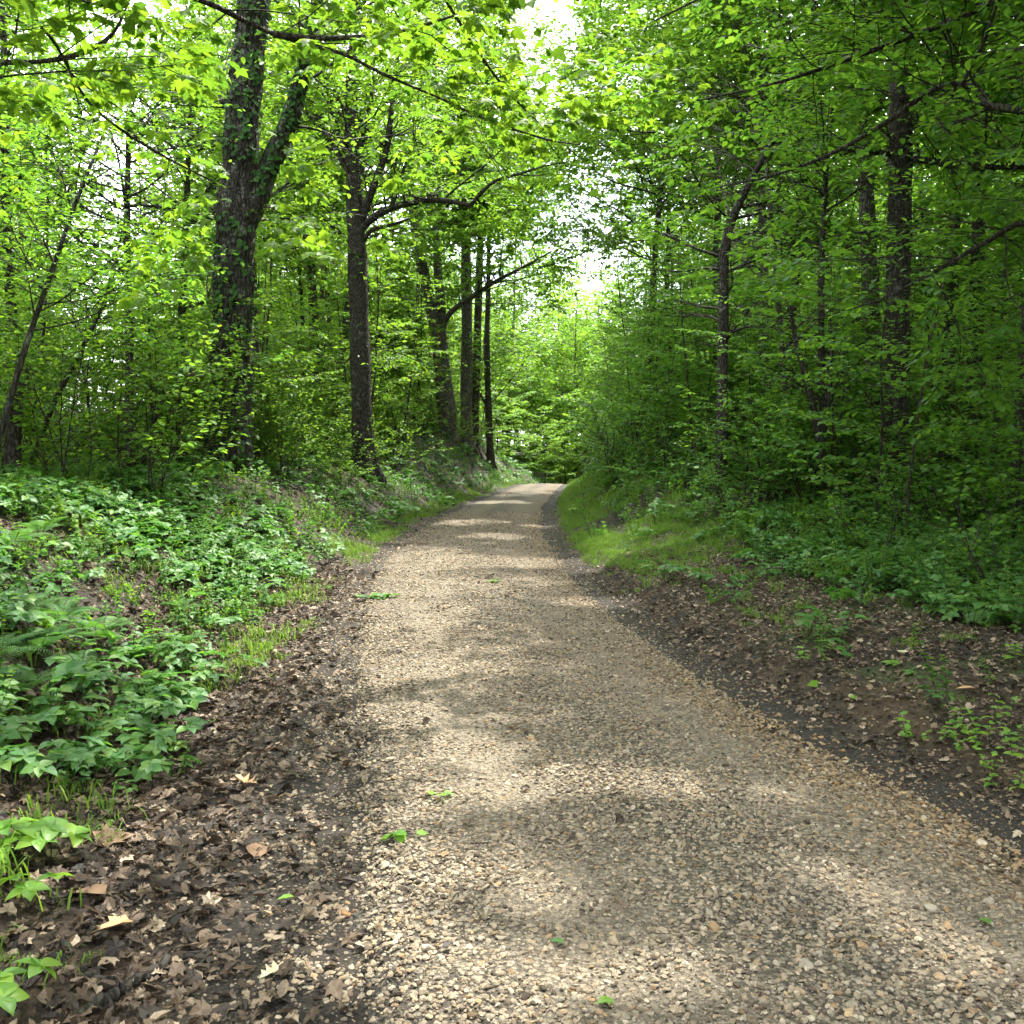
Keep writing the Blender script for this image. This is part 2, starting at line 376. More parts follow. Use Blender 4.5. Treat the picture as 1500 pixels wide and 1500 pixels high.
X, Y = np.meshgrid(xs, ys); D = lat(X, Y)
grid_mesh('ground', X, Y, height(X, Y), M['ground'], {'u': np.abs(D)-rh(Y), 'side': (D > 0).astype(float)})
ry = axis([(-8, 20, .1), (20, 66, .25)]); ss = np.linspace(-1, 1, 41)
S, Yr = np.meshgrid(ss, ry)
ed = rh(Yr)*(1+.09*(fbm(Yr*1.6+40*(S > 0), Yr*.3)-.5)*2+.05*(fbm(Yr*7+90*(S > 0), Yr)-.5)*2)
Xr = rc(Yr)+S*ed
crown = .03*(1-S**2)-.014*np.exp(-((S+.42)/.16)**2)-.014*np.exp(-((S-.5)/.16)**2)+.012*(fbm(Xr*3, Yr*3)-.5)
Zr = height(Xr, Yr)*(1-.0)+.034+crown*smooth(1, .85, np.abs(S))-.05*smooth(.93, 1.0, np.abs(S))
grid_mesh('gravel_road', Xr, Yr, Zr, M['road'], {'s': S})
def surf_z(x, y):
    d = lat(x, y)/rh(y); c = .03*(1-np.clip(d, -1, 1)**2)-.014*np.exp(-((d+.42)/.16)**2)-.014*np.exp(-((d-.5)/.16)**2)
    return np.where(np.abs(d) < .95, height(x, y)+.034+c, height(x, y))

# ---------------------------------------------------------------- scattered stuff (geometry-node instances)
def scatter(name, P, rot, scl, protos, idx, label=None, cat=None):
    pc = bpy.data.collections.new(name+'_kinds')
    for k, o in enumerate(protos): pc.objects.link(o)
    m = bpy.data.meshes.new(name); m.vertices.add(len(P)); m.vertices.foreach_set('co', np.asarray(P, np.float32).ravel())
    a = m.attributes.new('rot', 'FLOAT_VECTOR', 'POINT'); a.data.foreach_set('vector', np.asarray(rot, np.float32).ravel())
    a = m.attributes.new('scl', 'FLOAT', 'POINT'); a.data.foreach_set('value', np.asarray(scl, np.float32).ravel())
    a = m.attributes.new('idx', 'INT', 'POINT'); a.data.foreach_set('value', np.asarray(idx, np.int32).ravel())
    o = bpy.data.objects.new(name, m); COL.objects.link(o)
    g = bpy.data.node_groups.new(name+'_scatter', 'GeometryNodeTree')
    g.interface.new_socket('Geometry', in_out='INPUT', socket_type='NodeSocketGeometry'); g.interface.new_socket('Geometry', in_out='OUTPUT', socket_type='NodeSocketGeometry')
    gi = g.nodes.new('NodeGroupInput'); go = g.nodes.new('NodeGroupOutput'); ip = g.nodes.new('GeometryNodeInstanceOnPoints')
    ci = g.nodes.new('GeometryNodeCollectionInfo'); ci.inputs['Collection'].default_value = pc; ci.inputs['Separate Children'].default_value = True; ci.inputs['Reset Children'].default_value = True
    def na(nm, ty):
        n = g.nodes.new('GeometryNodeInputNamedAttribute'); n.data_type = ty; n.inputs['Name'].default_value = nm; return n.outputs['Attribute']
    ip.inputs['Pick Instance'].default_value = True
    e2r = g.nodes.new('FunctionNodeEulerToRotation')
    L = g.links.new
    L(gi.outputs[0], ip.inputs['Points']); L(ci.outputs[0], ip.inputs['Instance']); L(na('idx', 'INT'), ip.inputs['Instance Index'])
    L(na('rot', 'FLOAT_VECTOR'), e2r.inputs[0]); L(e2r.outputs[0], ip.inputs['Rotation']); L(na('scl', 'FLOAT'), ip.inputs['Scale']); L(ip.outputs[0], go.inputs[0])
    md = o.modifiers.new('scatter', 'NODES'); md.node_group = g
    return tag(o, label, cat, kind='stuff')
def inview(x, y, mg=1.2):
    return (y > 1.0) & (np.abs(x) < .5*y+mg)
def sample(n, x0, x1, y0, y1, prob):
    x = rng.uniform(x0, x1, n); y = rng.uniform(y0, y1, n)
    k = (rng.random(n) < prob(x, y)) & inview(x, y); return x[k], y[k]
def tilt_rot(x, y, n, amt=.25):
    """euler roughly following the slope, random turn"""
    e = .1; gx = (height(x+e, y)-height(x-e, y))/(2*e); gy = (height(x, y+e)-height(x, y-e))/(2*e)
    return np.stack([np.arctan(gy)*.8+rng.normal(0, amt, n), -np.arctan(gx)*.8+rng.normal(0, amt, n), rng.uniform(-math.pi, math.pi, n)], -1)

# gravel
import bmesh
def stone_mesh(seed, sub=2):
    bm = bmesh.new(); bmesh.ops.create_icosphere(bm, subdivisions=sub, radius=.5); r = np.random.default_rng(seed)
    pl = nrm(r.normal(size=(9, 3))); off = r.uniform(.24, .42, 9); sc = np.array([r.uniform(.95, 1.45), r.uniform(.75, 1.1), r.uniform(.42, .65)])
    for v in bm.verts:
        p = np.array(v.co)
        for n_, o_ in zip(pl, off):
            d = p @ n_
            if d > o_: p = p-n_*(d-o_)*.97
        v.co = p*sc
    for f in bm.faces: f.smooth = (sub > 2)
    m = bpy.data.meshes.new('stone'); bm.to_mesh(m); bm.free(); m.materials.append(M['stone']); return m
M['stone_ochre'] = stone_mat('ochre_stone', (.98, .84, .66))
stones = [bpy.data.objects.new('stone_%02d' % k, stone_mesh(40+k)) for k in range(10)]
for o in stones[7:]: o.data.materials[0] = M['stone_ochre']
def gravel():
    xs_, ys_, sc = [], [], []
    for y0, y1, dens, s0, s1 in ((1.5, 5, 4100, .009, .030), (5, 9, 2500, .012, .030), (9, 15, 1000, .018, .035), (15, 24, 300, .026, .042)):
        n = int(4.2*(y1-y0)*dens); y = rng.uniform(y0, y1, n); d = rng.uniform(-2.1, 2.1, n); x = rc(y)+d
        u = np.abs(d)-rh(y); s = d/rh(y)
        p = np.where(u < -.05, 1., np.where(d < 0, (.8*np.exp(-np.clip(u+.05, 0, 9)/.20)+.15)*(.4+1.2*smooth(.35, .6, fbm(x*4, y*4))), .6*np.exp(-np.clip(u+.05, 0, 9)/.14)+.06))
        nn = fbm(x*1.3, y*1.0)
        tk = np.maximum(np.exp(-((s+.42+.3*(nn-.5))/.17)**2)*.42, np.exp(-((s-.5+.3*(nn-.5))/.18)**2)*.42); p = p*(1-tk*smooth(.30, .5, nn+.1))
        p *= np.where((u > 0) & (u > 1.0), .3, 1)
        k = (rng.random(n) < p) & inview(x, y, .6); xs_.append(x[k]); ys_.append(y[k])
        q = rng.random(k.sum())**2.8; sz = s0+(s1-s0)*q; sz = np.where(rng.random(k.sum()) < .012, sz*1.7, sz); sc.append(sz)
    x = np.concatenate(xs_); y = np.concatenate(ys_); s = np.concatenate(sc); n = len(x)
    P = np.stack([x, y, surf_z(x, y)+s*.10], -1)
    rot = np.stack([rng.normal(0, .35, n), rng.normal(0, .35, n), rng.uniform(-3.1, 3.1, n)], -1)
    scatter('gravel', P, rot, s, stones, np.where(rng.random(n) < .06+.6*smooth(9, 5, y)*smooth(.4, 1.0, lat(x, y)/rh(y)+.6*(fbm(x*1.5, y*1.5)-.47)), rng.integers(7, 10, n), rng.integers(0, 7, n)))
    return n
n_gravel = gravel()

# dead leaves
def dead_leaf(k):
    r = np.random.default_rng(300+k); mb = MB()
    if k % 3 == 0: tv, tt, tq = OAK
    elif k % 3 == 1: tv, tt, tq = MAPLE
    else:
        tv = np.array([[0, 0, 0], [.2, .2, .03], [.3, .5, .05], [.2, .8, .02], [0, 1, -.03], [-.2, .8, .04], [-.3, .5, .03], [-.2, .2, .0], [0, .35, -.03], [0, .7, -.02]]); tt = [[0, 1, 8], [0, 8, 7], [3, 4, 9], [9, 4, 5]]; tq = [[1, 2, 9, 8], [8, 9, 6, 7]]; tt = tt+[[2, 3, 9], [9, 5, 6]]
    v = tv.copy(); v[:, 1] -= .5
    c1, c2, tw = r.uniform(-.9, 1.4), r.uniform(-.7, .9), r.uniform(-.5, .5)
    v[:, 2] = v[:, 2]*1.5+c1*v[:, 0]**2+c2*v[:, 1]**2*.6+tw*v[:, 0]*v[:, 1]+r.normal(0, .03, len(v)); v[:, 2] -= v[:, 2].min()*.6
    mb.add(v, tt, tq); o = mb.obj('dead_leaf_%02d' % k, M['litter' if k < 9 else 'litter_dry'], smooth_=False, link=False); return o
dl = [dead_leaf(k) for k in range(15)]
def litter():
    def pr(x, y):
        d = lat(x, y); u = np.abs(d)-rh(y); n = fbm(x*1.1+5, y*1.1)
        left = (.24*smooth(-.14, .05, u)+.76*smooth(.10, .55, u))*(1-.75*smooth(1.1, 2.2, u))*smooth(.22, .50, n+.12)
        right = (smooth(.02, .34, u)*.7+.3*smooth(.6, 1.0, u))*(1-.6*smooth(3, 5, u))*smooth(.16, .44, n+.1)
        return np.where(d < 0, left, right)*np.where(y > 14, .45, 1)+np.where(u < 0, .004, 0)
    x, y = sample(185000, -7, 8, 1.5, 13, pr); x2, y2 = sample(45000, -12, 14, 13, 34, pr)
    x = np.concatenate([x, x2]); y = np.concatenate([y, y2]); n = len(x)
    s = (.024+.054*rng.random(n)**1.6)*np.where(y > 13, 1.3, 1)*np.where(lat(x, y) > 0, .72, 1)
    P = np.stack([x, y, surf_z(x, y)+.006+rng.random(n)*.012], -1)
    scatter('leaf_litter', P, tilt_rot(x, y, n, .38), s, dl, np.where(rng.random(n) < np.where(lat(x, y) > 0, .5, .16), rng.integers(9, 15, n), rng.integers(0, 9, n))); return n
n_litter = litter()

def ground_at(px, py):
    """where the sight-line through a pixel meets the ground"""
    lo, hi = 1.5, 60.; Ys = np.arange(1.5, 60, .05); c, s = math.cos(PITCH), math.sin(PITCH); dx, dy = (px-750)/1500, (py-750)/1500
    d = np.array([dx, c-dy*s, -s-dy*c]); k = Ys/d[1]; z = CAM_H+d[2]*k; h = surf_z(d[0]*k, Ys); i = np.argmax(z < h); Yh = Ys[i]
    return np.array([dx*k[i], Yh, float(surf_z(np.array(dx*k[i]), np.array(Yh)))])

# ---------------------------------------------------------------- ground plants
def rad_dir(a, el=0): return np.array([math.cos(a)*math.cos(el), math.sin(a)*math.cos(el), math.sin(el)])
def palmate_plant(seed, mat, nleaf=4, h=.16, size=.085, nl=5, link=False, name='creeper_plant', stem=True):
    """low plant: thin stalks each carrying a hand of leaflets"""
    r = np.random.default_rng(seed); lv = MB(); st = MB()
    for k in range(nleaf):
        a = k/nleaf*6.283+r.uniform(-.5, .5); el = r.uniform(.75, 1.35); L = h*r.uniform(.7, 1.25)
        tip = rad_dir(a, el)*L; mid = tip*.5+np.array([0, 0, L*.07])
        if stem: st.tube(np.array([[0, 0, -.01], mid, tip]), [.0022, .0018, .0012], 3, False)
        f0 = r.uniform(0, 6.28); A = []; N = []
        up = nrm(np.array([math.cos(a)*.35, math.sin(a)*.35, 1])+r.normal(0, .12, 3))
        for j in range(nl):
            b = f0+j/nl*6.283*(.95 if nl > 3 else .8)+r.uniform(-.1, .1)
            A.append(rad_dir(b, r.uniform(-.25, .12))); N.append(up+r.normal(0, .12, 3))
        A = np.array(A); N = np.array(N); A = nrm(A-(A*nrm(N)).sum(1, keepdims=True)*nrm(N)*.7)
        lv.leaves(np.repeat(tip[None], nl, 0), A, N, size*1.05*r.uniform(.75, 1.15, nl), LEAFH)
    return st, lv
def herb(seed, n=10, h=.22, size=.06):
    """upright seedling with opposite leaves"""
    r = np.random.default_rng(seed); lv = MB(); st = MB()
    for s_ in range(r.integers(1, 4)):
        b = r.normal(0, .04, 3)*[1, 1, 0]; lean = np.array([r.normal(0, .25), r.normal(0, .25), 1]); H = h*r.uniform(.6, 1.2)
        P = np.array([b+lean*H*t+np.array([0, 0, -.01]) for t in (0, .5, 1)]); st.tube(P, [.0025, .002, .001], 3, False)
        t = np.repeat(np.linspace(.35, 1, n//2), 2); p = b+lean*H*t[:, None]; a = np.cumsum(np.tile([3.14, 1.57+r.uniform(-.3, .3)], n//2))
        A = np.stack([np.cos(a), np.sin(a), r.uniform(-.2, .25, n)], -1); N = np.stack([r.normal(0, .25, n), r.normal(0, .25, n), np.ones(n)], -1)
        lv.leaves(p, A, N, size*r.uniform(.7, 1.2, n)*(1.15-.4*t), LEAFH)
    return st, lv
def joined(st, lv, name, mats):
    """one mesh for scattered stuff"""
    for v, ts in ((st, 1),):
        n0 = lv.n; lv.v += st.v; lv.n += st.n
        lv.t += [t+n0 for t in st.t]; lv.q += [q+n0 for q in st.q]
        lv.tm += [np.full(len(t), 1, np.int32) for t in st.t]; lv.qm += [np.full(len(q), 1, np.int32) for q in st.q]
    return lv.obj(name, mats, smooth_=True, link=False)
def frond(lv, st, base, a, L, r, arch=.9):
    n = 26; t = np.linspace(0, 1, n); el0 = r.uniform(.7, 1.15)
    el = el0-arch*1.35*t; d = np.stack([np.cos(a)*np.cos(el), np.sin(a)*np.cos(el), np.sin(el)], -1)
    P = base+np.cumsum(d, 0)*L/n; st.tube(P[::3], np.linspace(.003, .0008, len(P[::3])), 3, False)
    k = np.arange(3, n); side = nrm(np.cross(d[k], [0, 0, 1])); up = np.cross(side, d[k])
    w = L*.24*np.sin(np.clip((t[k]-.08)/.92, 0, 1)**.62*math.pi)**.85+.008
    for sg in (-1, 1):
        A = side*sg+d[k]*.35-up*.10; lv.leaves(P[k], A, up+side*sg*.2+r.normal(0, .05, (len(k), 3)), w, PINNA)
PINNA = (np.array([[0, 0, 0], [.055, .10, .01], [.042, .6, .0], [0, 1, -.05], [-.042, .6, .0], [-.055, .10, .01]]), [], [[0, 1, 2, 3], [0, 3, 4, 5]])
def fern_parts(seed, nf=8, L=.5):
    r = np.random.default_rng(seed); st = MB(); fr = []
    for k in range(nf):
        lv = MB(); frond(lv, st, np.array([0, 0, .02]), k/nf*6.283+r.uniform(-.3, .3), L*1.0*r.uniform(.7, 1.15), r); fr.append(lv)
    return st, fr

PC = [joined(*palmate_plant(70+k, None, 4+k % 2, .13+.03*(k % 3), .06+.008*(k % 3), 5 if k % 2 else 3), 'low_plant', [M['cover'], M['twig']]) for k in range(5)]
PC += [joined(*herb(90+k, 8, .16+.05*k, .055), 'low_herb', [M['cover'], M['twig']]) for k in range(3)]
PC += [joined(*palmate_plant(170+k, None, 5, .10, .05, 3), 'low_bright_plant', [M['bright'], M['twig']]) for k in range(2)]
PC += [joined(*herb(190+k, 26, .20+.05*k, .034), 'low_fine_herb', [M['grass'] if k == 1 else M['under'], M['twig']]) for k in range(3)]
FERN_XY = [(-2.35, 5.1), (-2.2, 5.6), (-2.1, 4.9), (-2.25, 4.7), (-2.1, 5.4), (-2.7, 5.6), (-1.95, 5.8), (-1.95, 4.9)]
def far_ferns(x, y):
    k = np.ones(x.shape)
    for a, b in FERN_XY: k = np.minimum(k, smooth(.16, .55, np.hypot(x-a, y-b))*.92+.08)
    return k
def cover():
    def pl(x, y):
        d = lat(x, y); u = np.abs(d)-rh(y); n = fbm(x*.9+3, y*.9); n2 = fbm(x*2.3+30, y*2.3)
        uf = .82-.42*smooth(9, 17, y)-.15*smooth(24, 32, y)+.9*(n2-.5)+.75*smooth(4.9, 3.6, y)
        L = smooth(uf, uf+.25, u)*smooth(.24, .46, n+.12*smooth(.8, 2, u))*.85*(1-.9*np.exp(-((y-7.6)/1.8)**2-((u-1.7)/.6)**2))*(1-.55*smooth(5, 11, u)*(y < 25))
        g0 = np.where(y < 12, 2.0, 2.0-.85*smooth(12, 17, y))+.8*(n2-.5)
        Rr = smooth(g0, g0+.45, u)*smooth(.25, .42, n+.1)*(1-.5*smooth(6, 12, u))
        Rr = np.maximum(Rr, .16*smooth(.5, .9, u)*smooth(.46, .6, n2))
        return np.where(d < 0, L, Rr)*np.where(y > 12, .62, 1)*np.where((y > 25) & (d > 0), .6, 1)*far_ferns(x, y)
    x, y = sample(46000, -14, 14, 1.8, 14, pl); x2, y2 = sample(30000, -14, 13, 14, 45, pl); x3, y3 = sample(26000, -10, 24, 45, 80, pl); x2 = np.concatenate([x2, x3]); y2 = np.concatenate([y2, y3])
    x = np.concatenate([x, x2]); y = np.concatenate([y, y2]); n = len(x)
    s = rng.uniform(.5, 1.3, n)*np.where(y > 14, 1.25, 1)*np.where(lat(x, y) > 0, 1.12, 1)
    ptype = fbm(x*.6+50, y*.6); idx = np.where(ptype > .52, rng.integers(0, 5, n), rng.integers(3, 8, n)); idx = np.where(rng.random(n) < .07, rng.integers(8, 10, n), idx); idx = np.where(rng.random(n) < .15+.75*smooth(.48, .60, fbm(x*1.3+80, y*1.3)), rng.integers(10, 13, n), idx)
    P = np.stack([x, y, height(x, y)], -1); rot = tilt_rot(x, y, n, .30); rot[:, :2] *= .6
    scatter('ground_cover', P, rot, s, PC, np.asarray(SORT_PC)[idx]); return n
SORT_PC = list(np.argsort(np.argsort([o.name for o in PC])))
n_cover = cover()

def tuft(seed, n=26, h=.16, spread=.06):
    r = np.random.default_rng(seed); mb = MB()
    for k in range(n):
        a = r.uniform(0, 6.28); b = np.array([r.normal(0, spread), r.normal(0, spread), -.01]); H = h*r.uniform(.5, 1.25); ln = r.uniform(.25, .95)
        d = np.array([math.cos(a), math.sin(a), 0]); sd = np.array([-d[1], d[0], 0])*r.uniform(.0022, .0042)
        P = [b, b+np.array([0, 0, H*.5])+d*H*.18*ln, b+np.array([0, 0, H*.85])+d*H*.55*ln, b+np.array([0, 0, H*(1-.35*ln)])+d*H*1.05*ln]
        mb.add(np.array([P[0]-sd, P[0]+sd, P[1]+sd, P[1]-sd, P[2]+sd*.8, P[2]-sd*.8, P[3]]), [[5, 4, 6]], [[0, 1, 2, 3], [3, 2, 4, 5]])
    return mb.obj('grass_tuft', M['grass'], link=False)
GT = [tuft(500+k, 24, .055+.02*k, .055) for k in range(5)]
def grass():
    def pg(x, y):
        d = lat(x, y); u = np.abs(d)-rh(y); n = fbm(x*1.2+70, y*1.2); n2 = fbm(x*3+10, y*3)
        Rr = smooth(.28, .55, u)*(1-smooth(1.5, 2.8, u))*smooth(9.5, 16, y+3*(n-.5))*smooth(.25, .45, n)+.10*smooth(.6, 1, u)*smooth(.5, .62, n2)*(y > 4)
        L = np.exp(-((u-.85+.3*smooth(9, 16, y))/.28)**2)*smooth(5, 9, y)*.6*smooth(.40, .58, n+.05)*.6+.10*smooth(.9, 1.4, u)*smooth(.48, .6, n2)
        L = np.maximum(L, .22*smooth(.48, .6, n2)*(x < -.40*y)*(y < 4.6))
        return np.clip(np.where(d < 0, L, Rr), 0, 1)*(u > .1)
    x, y = sample(44000, -5, 7, 2, 16, pg); x2, y2 = sample(52000, -4, 7, 16, 46, pg)
    x = np.concatenate([x, x2]); y = np.concatenate([y, y2]); n = len(x)
    P = np.stack([x, y, height(x, y)], -1); rot = tilt_rot(x, y, n, .1); rot[:, :2] *= .6
    scatter('grass', P, rot, rng.uniform(.5, 1.15, n)*np.where(lat(x, y) > 0, .75, 1), GT, rng.integers(0, 5, n)); return n
n_grass = grass()

# ---------------------------------------------------------------- trees
def grow(wood, acc, p, d, L, r, lev, pr, g):
    """one branch with its side branches; leaves are collected in acc as (pos, axis, normal, size)"""
    n = max(3, int(L/pr.get('step', .3))+1); P = [np.array(p, float)]; D = []
    d = np.array(d, float); d /= np.linalg.norm(d)
    for k in range(n):
        d = d+g.normal(0, pr['wig'], 3)+np.array([0, 0, pr['trop'] if lev else pr['trop']*.4-pr['droop']*k/n]); d /= np.linalg.norm(d)
        P.append(P[-1]+d*L/n); D.append(d)
    P = np.array(P); D = np.array(D+[d])
    if r > pr.get('rmin', .003): wood.tube(P, np.linspace(r, max(r*.3, .002), len(P)), 6 if r > .04 else (4 if r > .012 else 3), False)
    if lev == 0:
        m = max(3, int(L/pr['gap'])); t = np.sort(g.uniform(.12, 1, m)); f = t*(len(P)-1); i = np.minimum(f.astype(int), len(P)-2); fr = (f-i)[:, None]
        pos = P[i]*(1-fr)+P[i+1]*fr; dd = D[i]; sd = np.cross(dd, [0, 0, 1.]); sd = sd/np.maximum(np.linalg.norm(sd, axis=1, keepdims=True), .1)
        sg = np.where(np.arange(m) % 2, 1, -1)[:, None]
        A = dd*g.uniform(.2, .9, (m, 1))+sd*sg*g.uniform(.5, 1.1, (m, 1))+np.stack([np.zeros(m), np.zeros(m), g.uniform(-.55, .1, m)], -1)
        N = np.stack([g.normal(0, pr['nj'], m), g.normal(0, pr['nj'], m), np.ones(m)], -1)
        acc.append((pos+A*.02, A, N, pr['leaf']*g.uniform(.6, 1.2, m)))
        return
    nb = max(2, int(L*pr['dens'][lev]*g.uniform(.8, 1.2))); sgn = 1 if g.random() < .5 else -1
    for t in np.linspace(pr['t0'] if lev > 1 else .18, .97, nb)+g.uniform(-.04, .04, nb):
        t = min(max(t, .05), .99); f = t*(len(P)-1); i = int(f); q = P[i]+(P[min(i+1, len(P)-1)]-P[i])*(f-i); dd = D[i]
        s = np.cross(dd, [0, 0, 1.]); s = s/max(np.linalg.norm(s), .1); u = np.cross(s, dd); sgn = -sgn
        a = g.uniform(.6, 1.15); v = dd*math.cos(a)+(s*sgn+u*g.normal(pr.get('uplift', 0), pr['flat']))*math.sin(a)
        grow(wood, acc, q, v, L*g.uniform(.35, .6)*(1.15-.6*t), r*.45, lev-1, pr, g)
    # leader
    acc_pr = P[-1]; grow(wood, acc, acc_pr, d, L*.3, r*.3, 0, pr, g)
def leaf_mb(acc, tpl, keep=None):
    mb = MB(); P, A, N, S = (np.concatenate([a[k] for a in acc]) for k in range(4))
    if keep is not None:
        k = keep(P); P, A, N, S = P[k], A[k], N[k], S[k]
    mb.leaves(P, A, N, S, tpl); return mb, len(P)
PR_UNDER = dict(wig=.09, trop=.015, droop=.12, gap=.030, nj=.22, leaf=.08, dens=[0, 7.2, 4.8], t0=.2, flat=.10, step=.22)
PR_SHRUB = dict(wig=.12, trop=.04, droop=.06, gap=.034, nj=.4, leaf=.07, dens=[0, 6.2, 4.0], t0=.2, flat=.5, step=.2)
PR_CANOPY = dict(wig=.12, trop=.03, droop=.10, gap=.045, nj=.5, leaf=.13, dens=[0, 4.6, 3.1], t0=.25, flat=.55, step=.35, rmin=.010)
PR_MAPLE = dict(wig=.08, trop=.01, droop=.12, gap=.033, nj=.5, leaf=.088, dens=[0, 6.2, 2.6], t0=.12, flat=.22, step=.25)
def sapling(seed, H=5.0, r0=.025, nb=18, Lb=1.3, leaf=.10, t0=.22, lean=.06):
    g = np.random.default_rng(seed); wood = MB(); acc = []; n = 12
    d = np.array([g.normal(0, lean), g.normal(0, lean), 1]); P = [np.array([0, 0, -.15])]
    for k in range(n):
        d = nrm(d+g.normal(0, .05, 3)*[1, 1, 0]+np.array([0, 0, .05])); P.append(P[-1]+d*H/n)
    P = np.array(P); wood.tube(P, np.linspace(r0, r0*.2, n+1), 7, False)
    pr = dict(PR_UNDER, leaf=leaf); a = g.uniform(0, 6.28)
    for t in np.linspace(t0, .98, nb):
        f = t*n; i = min(int(f), n-1); q = P[i]+(P[i+1]-P[i])*(f-i); a += 2.4+g.normal(0, .3)
        L = Lb*(1.15-.75*t)*g.uniform(.7, 1.2)
        grow(wood, acc, q, rad_dir(a, g.uniform(.1, .5)), L, r0*.35*(1.1-t*.6), 1, pr, g)
    return wood, acc
def shrub(seed, H=1.4, ns=6, leaf=.085):
    g = np.random.default_rng(seed); wood = MB(); acc = []
    for k in range(ns):
        a = k/ns*6.28+g.normal(0, .4); b = np.array([g.normal(0, .08), g.normal(0, .08), -.06])
        grow(wood, acc, b, rad_dir(a, g.uniform(.6, 1.35)), H*g.uniform(.7, 1.15), .010, 1, dict(PR_SHRUB, leaf=leaf), g)
    return wood, acc
def pole_tree(seed, H=16, r0=.13, c0=.42, nb=30, Lb=2.8, leaf=.17):
    g = np.random.default_rng(seed); wood = MB(); acc = []; n = 16; d = np.array([g.normal(0, .04), g.normal(0, .04), 1]); P = [np.array([0, 0, -.3])]
    for k in range(n):
        d = nrm(d+g.normal(0, .035, 3)*[1, 1, 0]+np.array([0, 0, .05])); P.append(P[-1]+d*H/n)
    P = np.array(P); rr = r0*np.linspace(1, .18, n+1); rr[0] *= 1.35; rr[1] *= 1.05; wood.tube(P, rr, 10, False); a = g.uniform(0, 6.28)
    for t in np.linspace(c0, .99, nb):
        f = t*n; i = min(int(f), n-1); q = P[i]+(P[i+1]-P[i])*(f-i); a += 2.4+g.normal(0, .35)
        L = Lb*(1.25-.75*t)*g.uniform(.65, 1.2)
        grow(wood, acc, q, rad_dir(a, g.uniform(.15, .8)), L, r0*.32*(1.15-.8*t), 2, dict(PR_CANOPY, leaf=leaf), g)
    return wood, acc
def make(name, wa, loc, bark_m, leaf_m, tpl=LEAF, wn='trunk', ln='crown', rz=0, sc=1):
    r = thing(name, loc, rz, sc); wa[0].obj(wn, bark_m, r, True); mb, k = leaf_mb(wa[1], tpl); mb.obj(ln, leaf_m, r, True); return r

# ---- the trees one can tell apart, limb by limb
def limb(pts):
    P = np.array([at(*p[:3]) for p in pts]); return P, np.array([p[3] for p in pts])
def smooth_line(P, r, k=3):
    t = np.arange(len(P)); tt = np.linspace(0, len(P)-1, (len(P)-1)*k+1)
    # Catmull-Rom through the joints
    Pp = np.vstack([2*P[0]-P[1], P, 2*P[-1]-P[-2]]); o = []
    for x in tt:
        i = min(int(x), len(P)-2); f = x-i; a, b, c, d = Pp[i:i+4]
        o.append(.5*((2*b)+(c-a)*f+(2*a-5*b+4*c-d)*f*f+(3*b-a-3*c+d)*f**3))
    return np.array(o), np.interp(tt, t, r)
# sun patches the photograph shows on the ground: leaves of single trees leave these rays open
PATCH = [(*ground_at(px, py)[:2], r) for px, py, r in [(705, 1100, .30), (745, 1165, .34), (850, 1150, .28), (970, 1150, .26), (1150, 1165, .22), (620, 1290, .26), (580, 1420, .34), (700, 1470, .32), (800, 1320, .22), (1240, 1290, .26), (1340, 1370, .28), (1440, 1440, .25), (1010, 1440, .24), (570, 1050, .3),
         (590, 826, .75), (680, 824, .8), (770, 826, .7), (720, 785, .6), (790, 770, .5), (690, 765, .8), (730, 735, .9), (770, 715, 1.1), (885, 885, .42), (915, 800, .95), (950, 775, 1.0), (890, 815, .6), (980, 755, .8)]]
def open_rays(P):
    keep = np.ones(len(P), bool)
    for x, y, r in PATCH:
        z = float(height(x, y)); t = (P[:, 2]-z)/SUND[2]; gx = P[:, 0]-SUND[0]*t; gy = P[:, 1]-SUND[1]*t
        dd = np.hypot(gx-x, gy-y)+.5*r*(fbm(gx*2.1+7, gy*2.1)-.5)*2
        keep &= ~((dd < r) & (P[:, 2] > z+2.0))
    return keep
def seg_dist(px, py, l):
    d = np.full(len(px), 1e9)
    for (ax, ay), (bx, by) in zip(l[:-1], l[1:]):
        t = np.clip(((px-ax)*(bx-ax)+(py-ay)*(by-ay))/((bx-ax)**2+(by-ay)**2), 0, 1); d = np.minimum(d, np.hypot(px-ax-t*(bx-ax), py-ay-t*(by-ay)))
    return d
# trunks the photograph shows bare: crowns in front of them have a gap there
BARE = [([(338, 590), (345, 350), (353, 215), (368, 20)], 44, 17), ([(355, 340), (395, 245), (432, 150)], 30, 17), ([(532, 700), (525, 400), (518, 250), (514, 180)], 26, 24), ([(528, 335), (600, 298), (690, 301)], 20, 24), ([(530, 325), (555, 252), (572, 175)], 16, 24), ([(515, 262), (446, 160)], 14, 24),
        ([(655, 620), (643, 500), (620, 400)], 22, 38), ([(648, 478), (690, 436), (800, 370)], 13, 37), ([(684, 640), (683, 450)], 14, 40), ([(716, 660), (714, 450)], 11, 42),
        ([(1314, 620), (1317, 350), (1319, 150)], 30, 15), ([(1278, 560), (1270, 270)], 22, 18.5), ([(1057, 690), (1060, 400)], 18, 17), ([(1427, 640), (1432, 350)], 16, 17), ([(1204, 600), (1203, 400), (1212, 230)], 10, 15.5), ([(1322, 232), (1500, 244)], 10, 15)]
_kr = np.random.default_rng(99)
